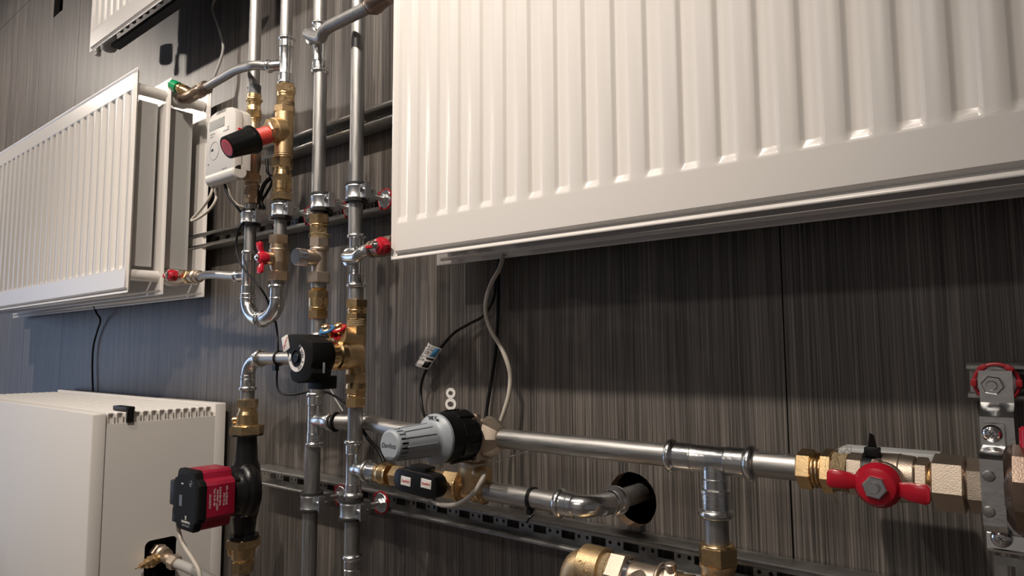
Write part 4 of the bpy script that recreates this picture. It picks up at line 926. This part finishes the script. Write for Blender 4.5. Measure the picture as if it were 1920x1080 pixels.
m = MB(); m.lathe(at(1934, 890, YP), (0, 0, 1), [(0, .0055), (.015, .0055), (.016, .0068), (.036, .0062), (.038, .004)], 20); link('cap', m, 'red', t, label='red cap on the housing')

# tray and tie behind the ball valve
yT = -.070; p0, p1 = at(1578, 843, yT), at(1762, 858, yT)
m = MB(); zt = at(1668, 846, yT).z
m.rbox(((p0.x + p1.x) / 2, yT, zt - .004), (1, 0, 0), (0, 1, 0), (0, 0, 1), (p1.x - p0.x) / 2, .016, .0055, .004, .0015); link('plastic_tray', m, 'tray_grey', None, 'light grey plastic sensor tray strapped behind the big ball valve', 'tray')
t = thing('cable_tie', LM.p(1634), 'black cable tie around the big ball valve with its tail up', 'cable tie')
rT = LM.r(86, 1633); m = MB(); c = LM.p(1633); m.lathe(c - Vector((.004, 0, 0)), (1, 0, 0), [(0, rT), (0, rT + .0012), (.008, rT + .0012), (.008, rT)], 36, cap=False); link('band', m, 'black', t)
m = MB(); q = Vector((c.x, -.098, c.z + .033)); q = at(1636, 847, YP - .010); m.rbox(q, (1, 0, 0), (0, 0, 1), (0, 1, 0), .0062, .0042, .004, .001, .0005); link('head', m, 'black', t)
m = MB(); m.prism([q + Vector((-.0038, 0, .003)), q + Vector((.0038, 0, .003)), at(1638, 816, YP - .012), at(1630, 812, YP - .012)], (0, .0012, 0)); link('tail', m, 'black', t)

# ------------------------------------------------------------------ lower level line
LL = Lv(zC)
zLL = 1.1155; LQ = Lv(zLL)
t = thing('brass_coupling', LL.p(720), 'brass press coupling between the lower tee and the black sensor', 'pipe fitting')
m = MB(); x0_ = XC + .036; m.cyl((x0_, YP, zC), (LL.x(711), YP, zC), .0135); link('stub', m, 'zinc', t)
m = MB(); m.lathe(LL.p(709), (1, 0, 0), [(0, .0135), (.002, .0150), (.006, .0145), (.010, .0165), (.016, .0178), (.022, .0165), (.026, .0155), (.030, .0165)]); link('sleeve', m, 'brass', t)
m = MB(); LL.hex(m, 740, 770, 44, .3); link('nut', m, 'brass', t)
t = thing('flow_valve', LQ.p(850), 'cast brass valve body behind the black sensor, below the grey knob', 'valve')
m = MB(); m.cyl(LL.p(764), LQ.p(800), .0150); m.cyl(LQ.p(798), LQ.p(852), .0165); m.lathe((xv - .004, YP, zLL + .05), (0, 0, -1), [(0, .013), (.012, .018), (.020, .022), (.03, .0225), (.05, .019)]); 
q = at(872, 882, YP - .012); m.lathe(Vector((xv + .006, YP, zLL + .010)), (.3, -.5, .8), [(0, .012), (.022, .012), (.026, .009), (.028, .004)], 20)
LQ.hex(m, 838, 872, 58, .3); link('body', m, 'brass_cast', t, sharp=40)
m = MB(); LQ.cyl(m, 870, 878, 44); m.ring(LQ.p(868), (1, 0, 0), .021, .002); link('collar', m, 'brass', t)
t = thing('brass_coupling', LQ.p(895), 'ribbed brass press coupling left of the lower pipe', 'pipe fitting')
m = MB(); m.lathe(LQ.p(872), (1, 0, 0), [(0, .0150), (.004, .0165), (.012, .0155), (.018, .0150), (.020, .0168), (.024, .0168), (.026, .0152), (.030, .0175), (LQ.x(914) - LQ.x(872) - .004, .0180), (LQ.x(914) - LQ.x(872), .0135)]); link('sleeve', m, 'brass', t)
ySn = YP - .034
t = thing('flow_sensor', at(790, 905, ySn), 'black oval sensor box with two white labels on the lower pipe line', 'sensor')
c0, c1 = at(761, 897, ySn), at(815, 911, ySn); ux = (c1 - c0); ux.normalize(); uz = Vector((-ux.z, 0, ux.x)); cc = (c0 + c1) / 2; hl = (at(835, 911, ySn) - at(742, 897, ySn)).length / 2
m = MB(); m.rbox(cc, ux, uz, (0, 1, 0), hl * .88, .0160, .011, .0155, .0025); m.rbox(cc + Vector((.0, .004, .017)), ux, uz, (0, 1, 0), .016, .005, .010, .002, .001); link('case', m, 'black', t)
for (lx, ly) in ((761, 902), (799, 907)):
    c = at(lx, ly, ySn - .0112); m = MB(); m.rbox(c, ux, uz, (0, 1, 0), .0098, .0060, .0004, .0008); link('label_plate', m, 'print_white', t, label='white printed label')
    m = MB(); m.rbox(c + Vector((0, -.0004, 0)), ux, uz, (0, 1, 0), .0086, .0047, .0003, .0004); link('label_field', m, 'enamel', t)
    text(t, 'Danfoss', c + Vector((0, -.0009, 0)), .0048, 'print_red', shear=.3, name='label_print')
t = thing('pipe', LQ.p(980), 'level steel pipe with a black cable tie, left of the elbow into the wall', 'pipe'); m = MB(); m.cyl(LQ.p(911), LQ.p(1052), .0125); link('tube', m, 'pipe_steel_level', t)
t = thing('cable_tie', LQ.p(999), 'black cable tie around the lower pipe, tail hanging down', 'cable tie')
m = MB(); c = LQ.p(999); m.lathe(c - Vector((.0022, 0, 0)), (1, 0, 0), [(0, .0128), (0, .0142), (.0045, .0142), (.0045, .0128)], 32, cap=False); m.box(tuple(c + Vector((-.003, -.010, -.018))), tuple(c + Vector((.003, -.004, -.012)))); link('band', m, 'black', t)
m = MB(); q = at(1001, 964, YP - .008); e = at(987, 980, YP - .014); m.tube([q, q.lerp(e, .4) + Vector((0, -.003, 0)), e], .0016, 6); link('tail', m, 'black', t)
t = thing('press_elbow', LQ.p(1120), 'polished steel elbow turning into the round wall hole', 'pipe fitting')
xr0 = LQ.x(1046); xe = HX + .006; ye = YP + .040; r1 = .0135
m = MB(); m.lathe((xr0, YP, zLL), (1, 0, 0), [(0, .0125)] + [(.005 - .005 * cos(q), .0135 + .0046 * sin(q)) for q in [pi * j / 8 for j in range(1, 8)]] + [(.0105, .0150), (.018, .0152), (.0185, .0144), (.0195, .0152), (.026, .0150), (.027, r1)])
link('socket', m, 'zinc', t)
m = MB(); m.cyl((xr0 + .02, YP, zLL), (xr0 + .029, YP, zLL), r1); m.bend((xr0 + .028, YP, zLL), (1, 0, 0), (xe, ye, zLL), r1, 28, 16); link('bend', m, 'zinc', t)
m = MB(); m.lathe((xe, ye - .004, zLL), (0, 1, 0), [(0, r1), (.002, .0150), (.010, .0150), (.011, .0140)] + [(.012 + .005 - .005 * cos(q), .0140 + .0046 * sin(q)) for q in [pi * j / 8 for j in range(1, 8)]] + [(.0225, .0125)]); m.ring((xe, ye + .001, zLL), (0, 1, 0), .0148, .0012); link('wall_socket', m, 'zinc', t)
t = thing('pipe', (xe, 0, zLL), 'steel pipe end passing into the dark round wall hole', 'pipe'); m = MB(); m.cyl((xe, ye + .012, zLL), (xe, .14, zLL), .0120); link('tube', m, 'pipe_steel', t)

# ------------------------------------------------------------------ bottom assembly cut by the lower edge
zQ = at(1165, 1080, YP).z; zQ = 1.047; LB = Lv(zQ)
t = thing('brass_elbow', LB.p(1110), 'cast brass elbow at the bottom edge, left of the nickel tee', 'pipe fitting')
m = MB(); m.lathe(LB.p(1096), (1, 0, 0), [(0, .024), (.002, .0265), (LB.x(1137) - LB.x(1096) - .001, .0258), (LB.x(1137) - LB.x(1096), .024)], 32)
xe_ = LB.x(1083); m.bend(LB.p(1100), (-1, 0, 0), (xe_, YP, zQ - .016), .0215, 24, 8); m.cyl((xe_, YP, zQ - .014), (xe_, YP, zQ - .08), .0225)
link('body', m, 'brass_cast', t, sharp=40)
text(t, 'OY', LB.p(1112) + Vector((0, -.0235, .012)), .0065, 'brass_cast', (pi / 2 - .4, .2, 0), name='cast_lettering', ext=.0005); text(t, '1M1', LB.p(1122) + Vector((0, -.0258, .004)), .0065, 'brass_cast', (pi / 2 - .2, .2, 0), name='cast_lettering', ext=.0005)
t = thing('nickel_tee', LB.p(1210), 'nickel union tee with a threaded plug at the bottom edge', 'pipe fitting')
m = MB(); LB.cyl(m, 1134, 1146, 76, 72); LB.cyl(m, 1145, 1153, 70); link('hemp_seal', m, 'hemp', t)
m = MB(); LB.hex(m, 1151, 1181, 92, .3); link('nut', m, 'nickel', t)
m = MB(); LB.cyl(m, 1180, 1188, 74); link('gasket_ring', m, 'chrome', t)
m = MB(); LB.cyl(m, 1186, 1244, 66); m.ring(LB.p(1242), (1, 0, 0), .0215, .002); q = LB.p(1212); m.lathe(q, (-.1, -.9, -.35), [(0, .017), (.026, .018), (.028, .0155)], 24); LB.hex(m, 1250, 1274, 72, .3); LB.cyl(m, 1243, 1252, 66); link('body', m, 'nickel', t)
m = MB(); pr = [(.026, .013)]
for i in range(4): pr += [(.028 + i * .003, .0150), (.0295 + i * .003, .0142)]
m.lathe(q, (-.1, -.9, -.35), pr + [(.042, .0150), (.043, .011), (.0415, .010)]); link('plug', m, 'chrome', t)
m = MB(); m.cyl(LB.p(1262) + Vector((0, -.004, .018)), LB.p(1262) + Vector((0, -.005, .026)), .006, n=18, ch=.001); link('screw', m, 'nickel', t)
m = MB(); LB.cyl(m, 1273, 1300, 60, 66); LB.cyl(m, 1299, 1325, 60); link('threaded_nipple', m, 'brass', t)

# ------------------------------------------------------------------ stepped bracket at the right edge
t = thing('steel_bracket', at(1860, 990, -.11), 'stepped zinc steel strap bracket at the right picture edge', 'bracket')
def strip(pts, hw, th=.0022):   # side profile (y, z) swept across x about its centre
    P = [Vector((0, y, z)) for y, z in pts]; N = []
    for i, p in enumerate(P):
        d = (P[min(i + 1, len(P) - 1)] - P[max(i - 1, 0)]).normalized(); nn = Vector((0, d.z, -d.y)); N.append(nn)
    prof = P + [p + nn * th for p, nn in zip(P[::-1], N[::-1])]
    return prof
bx = (at(1834, 720, -.075).x + at(1898, 720, -.075).x) / 2 ; bw = abs(at(1834, 720, -.075).x - at(1898, 720, -.075).x) / 2
def zz(py, y): return at(1862, py, y).z
prof = strip([(-.066, zz(695, -.066)), (-.066, zz(755, -.066)), (-.070, zz(762, -.07)), (-.080, zz(775, -.08)), (-.084, zz(782, -.084)), (-.084, zz(905, -.084)), (-.084, zz(1030, -.084))], 0)
m = MB(); m.rings([[Vector((bx + q, p.y, p.z)) for p in prof] for q in (-bw, bw)]); link('long_strap', m, 'zinc', t)
bx2 = at(1855, 900, -.128).x; bw2 = abs(at(1833, 900, -.128).x - at(1877, 900, -.128).x) / 2
prof = strip([(-.092, zz(795, -.092)), (-.092, zz(835, -.092)), (-.096, zz(842, -.096)), (-.112, zz(848, -.112)), (-.124, zz(856, -.124)), (-.128, zz(862, -.128)), (-.128, zz(985, -.128)), (-.124, zz(992, -.124))], 0)
m = MB(); m.rings([[Vector((bx2 + .002 + q, p.y, p.z)) for p in prof] for q in (-bw2, bw2)]); link('front_strap', m, 'zinc', t)
for py in (893, 960):
    m = MB(); q = at(1854, py, -.131); m.lathe(q + Vector((0, .001, 0)), (0, -1, 0), [(0, .0048), (.0012, .0036), (.0016, .001)], 16); link('rivet', m, 'galvanised', t)
for (px, py, yy) in ((1860, 813, -.094), (1877, 1009, -.094)):
    m = MB(); q = at(px, py, yy); m.lathe(q, (0, -1, 0), [(0, .0075), (.0012, .0075), (.003, .0062), (.0042, .0035), (.0043, .002), (.003, .0012)], 20)
    m.box((q.x - .004, q.y - .0046, q.z - .0006), (q.x + .004, q.y - .0035, q.z + .0006)); m.box((q.x - .0006, q.y - .0046, q.z - .004), (q.x + .0006, q.y - .0035, q.z + .004)); link('screw', m, 'chrome', t)
q = at(1862, 722, -.068); m = MB(); m.hex(q + Vector((0, -.001, 0)), q + Vector((0, -.008, 0)), .0085); m.cyl(q + Vector((0, -.007, 0)), q + Vector((0, -.015, 0)), .0042, n=16, ch=.0006); m.cyl(q, (q.x, -.042, q.z), .0045); link('bolt', m, 'chrome', t)
prof = strip([(-.086, zz(1000, -.086)), (-.088, zz(1028, -.088)), (-.092, zz(1034, -.092))], 0)
m = MB(); xq = at(1885, 1010, -.09).x; m.rings([[Vector((xq + q2, p.y, p.z)) for p in prof] for q2 in (-.013, .013)]); link('lower_tab', m, 'zinc', t)
m = MB(); a_, b_ = at(1863, 1040, -.088), at(1935, 1120, -.088); s1, s2 = at(1889, 1060, -.088), at(1908, 1120, -.088)
m.box((a_.x, -.0895, b_.z), (s1.x, -.088, a_.z)); m.box((s2.x, -.0895, b_.z), (b_.x, -.088, a_.z)); m.box((s1.x, -.0895, s1.z), (s2.x, -.088, a_.z)); link('slotted_plate', m, 'galvanised', t)
t = thing('washer', at(1870, 716, -.045), 'large round washer with red plastic ring behind the stepped bracket', 'washer')
q = at(1868, 718, -.048); m = MB(); m.cyl(q + Vector((0, .005, 0)), q, .0150, n=36, ch=.001); link('disc', m, 'zinc', t)
m = MB(); m.ring(q + Vector((0, .003, 0)), (0, 1, 0), .0168, .0016, 36)
for a in (0, .9, 2.2, pi, 4.2): m.rbox(q + Vector((.0168 * cos(a), 0, .0168 * sin(a))), (cos(a), 0, sin(a)), (-sin(a), 0, cos(a)), (0, 1, 0), .0022, .0032, .003, .0008, .0004)
link('plastic_ring', m, 'red_dull', t)

# ------------------------------------------------------------------ heat meter
yM = -.166; cM = at(414, 268, yM)
x0m, x1m = at(387, 268, yM).x, at(440, 266, yM).x; zt_m, zb_m = at(428, 200, yM).z, at(405, 326, yM).z
t = thing('heat_meter', (cM.x, -.15, zb_m), 'white heat meter with a grey display beside the left radiator', 'meter')
hx = (x1m - x0m) / 2; mx = (x0m + x1m) / 2; hz = (zt_m - zb_m) / 2; mz = (zt_m + zb_m) / 2
P = []; hz2 = hz
for a, b in ((hx, -hz), (hx, hz * .62), (hx * .93, hz * .80), (hx * .7, hz * .95), (hx * .35, hz), (-hx * .35, hz), (-hx * .7, hz * .95), (-hx * .93, hz * .80), (-hx, hz * .62), (-hx, -hz)): P.append((mx + a, yM, mz + b))
m = MB(); m.prism(P, (0, .016, 0), .002); link('front_shell', m, 'plastic_white', t, sharp=28)
m = MB(); m.prism([(a + (mx - a) * .03, yM + .0165, c + (mz - c) * .02) for a, b, c in P], (0, .018, 0), .002); link('back_shell', m, 'plastic_white', t, sharp=28)
m = MB(); zr2 = zb_m - .004; m.cyl((mx - hx, yM + .013, zr2), (mx + hx, yM + .013, zr2), .0145, n=32, ch=.0025); link('terminal_cover', m, 'plastic_white', t, label='rounded white terminal cover along the bottom')
la, lb_ = at(393, 246, yM), at(421, 219, yM)
m = MB(); m.box((la.x, yM - .0006, at(393, 247, yM).z), (lb_.x, yM + .001, at(421, 218, yM).z)); link('display', m, 'lcd', t, label='grey liquid crystal display')
text(t, 'Danfoss', (mx, yM - .0003, at(410, 211, yM).z), .0110, 'print_dark', shear=.35, name='printed_text')
for (px, py, s_, sz) in ((428, 238, 'CE', .006), (424, 244, 'A 22xx kWh', .004), (399, 252, 'Heat meter', .004), (397, 258, 'EN 1434', .0035), (430, 252, 'qp 1.5', .0035), (430, 259, 'PN16', .0035), (421, 316, 'IP54 M1 E1', .004)):
    p = at(px, py, yM); text(t, s_, (p.x, yM - .0003, p.z), sz, 'print_grey', name='printed_text')
p = at(402, 283, yM); m = MB(); m.ring((p.x, yM - .0001, p.z), (0, 1, 0), .0175, .0006, 40, 6); link('button_ring', m, 'print_grey', t)
m = MB(); m.rbox(at(398, 282, yM), (1, 0, 0), (0, 0, 1), (0, 1, 0), .0038, .0025, .0006, .001); link('button', m, 'black', t)
m = MB(); p = at(446, 248, yM + .012); m.rbox((mx + hx + .0005, yM + .010, p.z), (0, 1, 0), (0, 0, 1), (1, 0, 0), .0045, .005, .0015, .001, .0004); link('seal', m, 'red', t, label='small red seal on the side')
m = MB(); m.cyl((at(391, 309, yM).x, yM - .0008, at(391, 309, yM).z), (at(391, 309, yM).x, yM + .001, at(391, 309, yM).z), .0016, n=12); link('optical_port', m, 'plastic_grey_dark', t)

# ------------------------------------------------------------------ cables
def cable(name, pts, r, m, label, cat='cable', n=10, sub=8):
    mb = MB(); mb.tube([at(a, b, y) for a, b, y in pts], r, n, sub); return link(name, mb, m, None, label, cat, sharp=60)
cable('cable', [(412, -20, -.02), (403, -2, -.02), (399, 18, -.02), (409, 48, -.02), (418, 82, -.02), (417, 100, -.02), (409, 125, -.025), (400, 150, -.03), (392, 190, -.03)], .0032, 'cable_grey', 'grey cable hanging at the top between radiator corner and uprights')
cable('cable', [(172, 560, -.03), (180, 585, -.03), (188, 600, -.012), (181, 625, -.008), (175, 650, -.008), (173, 690, -.008), (175, 760, -.008)], .0028, 'black', 'thin black cable between the left radiator and the convector')
cable('cable', [(458, 416, YP - .018), (447, 432, YP - .022), (443, 460, YP - .022), (447, 485, YP - .022), (460, 508, YP - .020), (480, 530, YP - .018), (496, 552, YP - .006), (508, 580, YP + .022), (517, 605, YP + .022), (521, 640, YP + .012), (521, 675, YP + .012), (519, 715, YP + .012), (525, 736, YP + .012), (548, 740, YP + .012), (580, 735, YP + .018), (610, 735, YP + .018), (630, 744, YP + .02), (652, 758, YP + .022)], .0020, 'black', 'thin black cable winding from the leftmost clamp past the U bend')
cable('cable', [(600, 718, YP + .02), (618, 728, YP + .02), (630, 750, YP + .02), (643, 771, YP + .022)], .0014, 'cable_grey', 'thin grey wire between the stacked tees and the fourth upright')
cable('cable', [(672, 795, YP + .022), (690, 822, YP + .022), (708, 842, YP + .02), (720, 866, YP + .018)], .0030, 'black', 'black cable end crossing under the bent pipe left of the grey knob')
cable('cable', [(403, 334, -.152), (400, 350, -.154), (392, 372, -.158), (375, 395, -.160), (359, 413, -.162), (372, 409, -.160), (392, 394, -.154), (404, 376, -.148), (405, 362, -.143), (399, 348, -.140), (397, 335, -.14)], .0027, 'cable_beige', 'beige cable loop hanging out of the heat meter')
cable('cable', [(419, 330, -.150), (423, 352, -.150), (430, 370, -.146), (442, 385, -.14), (452, 398, -.132)], .0026, 'black', 'black cable under the heat meter')
cable('cable', [(428, 328, -.150), (429, 350, -.150), (434, 372, -.142), (445, 384, -.136), (456, 388, -.125)], .0022, 'cable_beige', 'short beige cable beside the black one under the heat meter')
cable('cable', [(500, 298, YP + .02), (502, 322, YP + .018), (511, 338, YP + .018), (500, 362, YP + .018), (490, 378, YP + .02), (485, 400, YP + .024)], .0028, 'black', 'black cable loop behind the brass fittings of the two left uprights')
cable('cable', [(512, 330, YP + .02), (496, 345, YP + .015), (488, 372, YP + .015), (495, 392, YP + .02)], .0040, 'black', 'thicker black cable bundle behind the union under the pressure valve')
cable('cable', [(944, 478, -.05), (936, 505, -.05), (922, 530, -.05), (912, 560, -.05), (911, 590, -.05), (922, 622, -.048), (940, 652, -.045), (953, 685, -.04), (957, 710, -.035), (953, 745, -.035), (944, 775, -.035), (936, 800, -.035), (924, 840, -.05), (912, 872, -.09), (906, 893, YP - .022), (895, 915, YP - .030), (878, 934, YP - .034), (855, 946, YP - .036), (830, 947, YP - .036), (812, 938, YP - .034), (806, 922, YP - .03)], .0033, 'cable_beige', 'thick pale cable curving from the large radiator down to the black sensor')
cable('cable', [(938, 470, -.03), (930, 520, -.02), (925, 560, -.015), (906, 592, -.012), (880, 607, -.014), (852, 624, -.018), (830, 648, -.022), (815, 668, -.024), (800, 692, -.022), (791, 715, -.02), (789, 740, -.02), (793, 770, -.03), (802, 795, -.05)], .0024, 'black', 'black cable carrying a white printed label beside the number eight')
cable('cable', [(935, 470, -.008), (934, 560, -.008), (932, 620, -.008), (928, 670, -.008), (920, 720, -.010), (913, 765, -.012), (907, 800, -.02), (896, 840, -.03), (880, 885, -.05)], .0028, 'black', 'black cable running straight down the wall behind the nickel valve')
cable('cable', [(920, 862, -.05), (908, 888, -.06), (902, 905, -.07)], .0014, 'black', 'thin dark wire dropping to the ribbed brass coupling')
cable('wire_strand', [(822, 868, YP - .03), (860, 872, YP - .028), (905, 873, YP - .02), (926, 868, YP - .02), (950, 858, YP - .018), (992, 845, YP - .012)], .0005, 'chrome', 'fine silver capillary wire under the grey knob', 'wire', n=6)
# printed label wrapped on the black cable
t = thing('cable_label', at(805, 668, -.027), 'white printed paper label folded round the black cable', 'label')
Lc = [at(803, 642, -.026), at(829, 654, -.026), at(803, 693, -.026), at(779, 684, -.026)]
m = MB(); n = 8; vs = []
for i in range(n + 1):
    for j in range(n + 1):
        p = Lc[0].lerp(Lc[1], j / n).lerp(Lc[3].lerp(Lc[2], j / n), i / n); bulge = .006 * sin(pi * j / n) + .001 * sin(4 * i)
        vs.append(p + Vector((0, -bulge, 0)))
m.add(vs, [(i * (n + 1) + j, i * (n + 1) + j + 1, (i + 1) * (n + 1) + j + 1, (i + 1) * (n + 1) + j) for i in range(n) for j in range(n)]); link('paper', m, 'print_white', t, solid=.0003)
def onlab(u, v): 
    p = Lc[0].lerp(Lc[1], u).lerp(Lc[3].lerp(Lc[2], u), v); return p + Vector((0, -.006 * sin(pi * u) - .0014, 0))
m = MB(); P = [onlab(.72, .02), onlab(.97, .04), onlab(.97, .42), onlab(.72, .44)]; m.add(P, [(0, 1, 2, 3)]); link('blue_field', m, 'label_blue', t, solid=.0002)
m = MB(); m.add([onlab(.62, .50), onlab(.98, .50), onlab(.98, .58), onlab(.62, .58)], [(0, 1, 2, 3)]); m.add([onlab(.66, .66), onlab(.97, .66), onlab(.97, .94), onlab(.66, .94)], [(0, 1, 2, 3)]); link('black_field', m, 'black', t, solid=.0002)
for k, (u, v, s_, z_) in enumerate(((.45, .08, 'ABNM 230V', .0040), (.42, .20, 'NC 2W IP54', .0040), (.45, .34, 'CE', .0075), (.40, .52, '082F1162', .0040), (.42, .66, 'AXIS', .0055), (.42, .88, 'AXIS', .0070))):
    p = onlab(u, v); text(t, s_, p, z_, 'print_dark', (pi / 2, rad(8) , 0), name='label_print')
# number on the wall
m8 = at(845, 748, -.0006)
t = thing('wall_number', (m8.x, -.001, at(845, 768, 0).z), 'white number eight stuck on the dark wall above the grey knob', 'sign')
h8 = (at(845, 727, 0).z - at(845, 769, 0).z)
m = MB(); n = 40
def loop(cz, rx, rz, wdt):
    o = [(m8.x + rx * cos(2 * pi * k / n), cz + rz * sin(2 * pi * k / n)) for k in range(n)]; i_ = [(m8.x + (rx - wdt) * cos(2 * pi * k / n), cz + (rz - wdt) * sin(2 * pi * k / n)) for k in range(n)]
    m.add([(x, -.0008, z) for x, z in o] + [(x, -.0008, z) for x, z in i_] + [(x, -.0001, z) for x, z in o], [(k, (k + 1) % n, n + (k + 1) % n, n + k) for k in range(n)] + [(k, (k + 1) % n, 2 * n + (k + 1) % n, 2 * n + k) for k in range(n)])
zc8 = (at(845, 727, 0).z + at(845, 769, 0).z) / 2
loop(zc8 - h8 * .235, h8 * .34, h8 * .27, h8 * .15); loop(zc8 + h8 * .26, h8 * .29, h8 * .24, h8 * .145); link('figure', m, 'print_white', t)
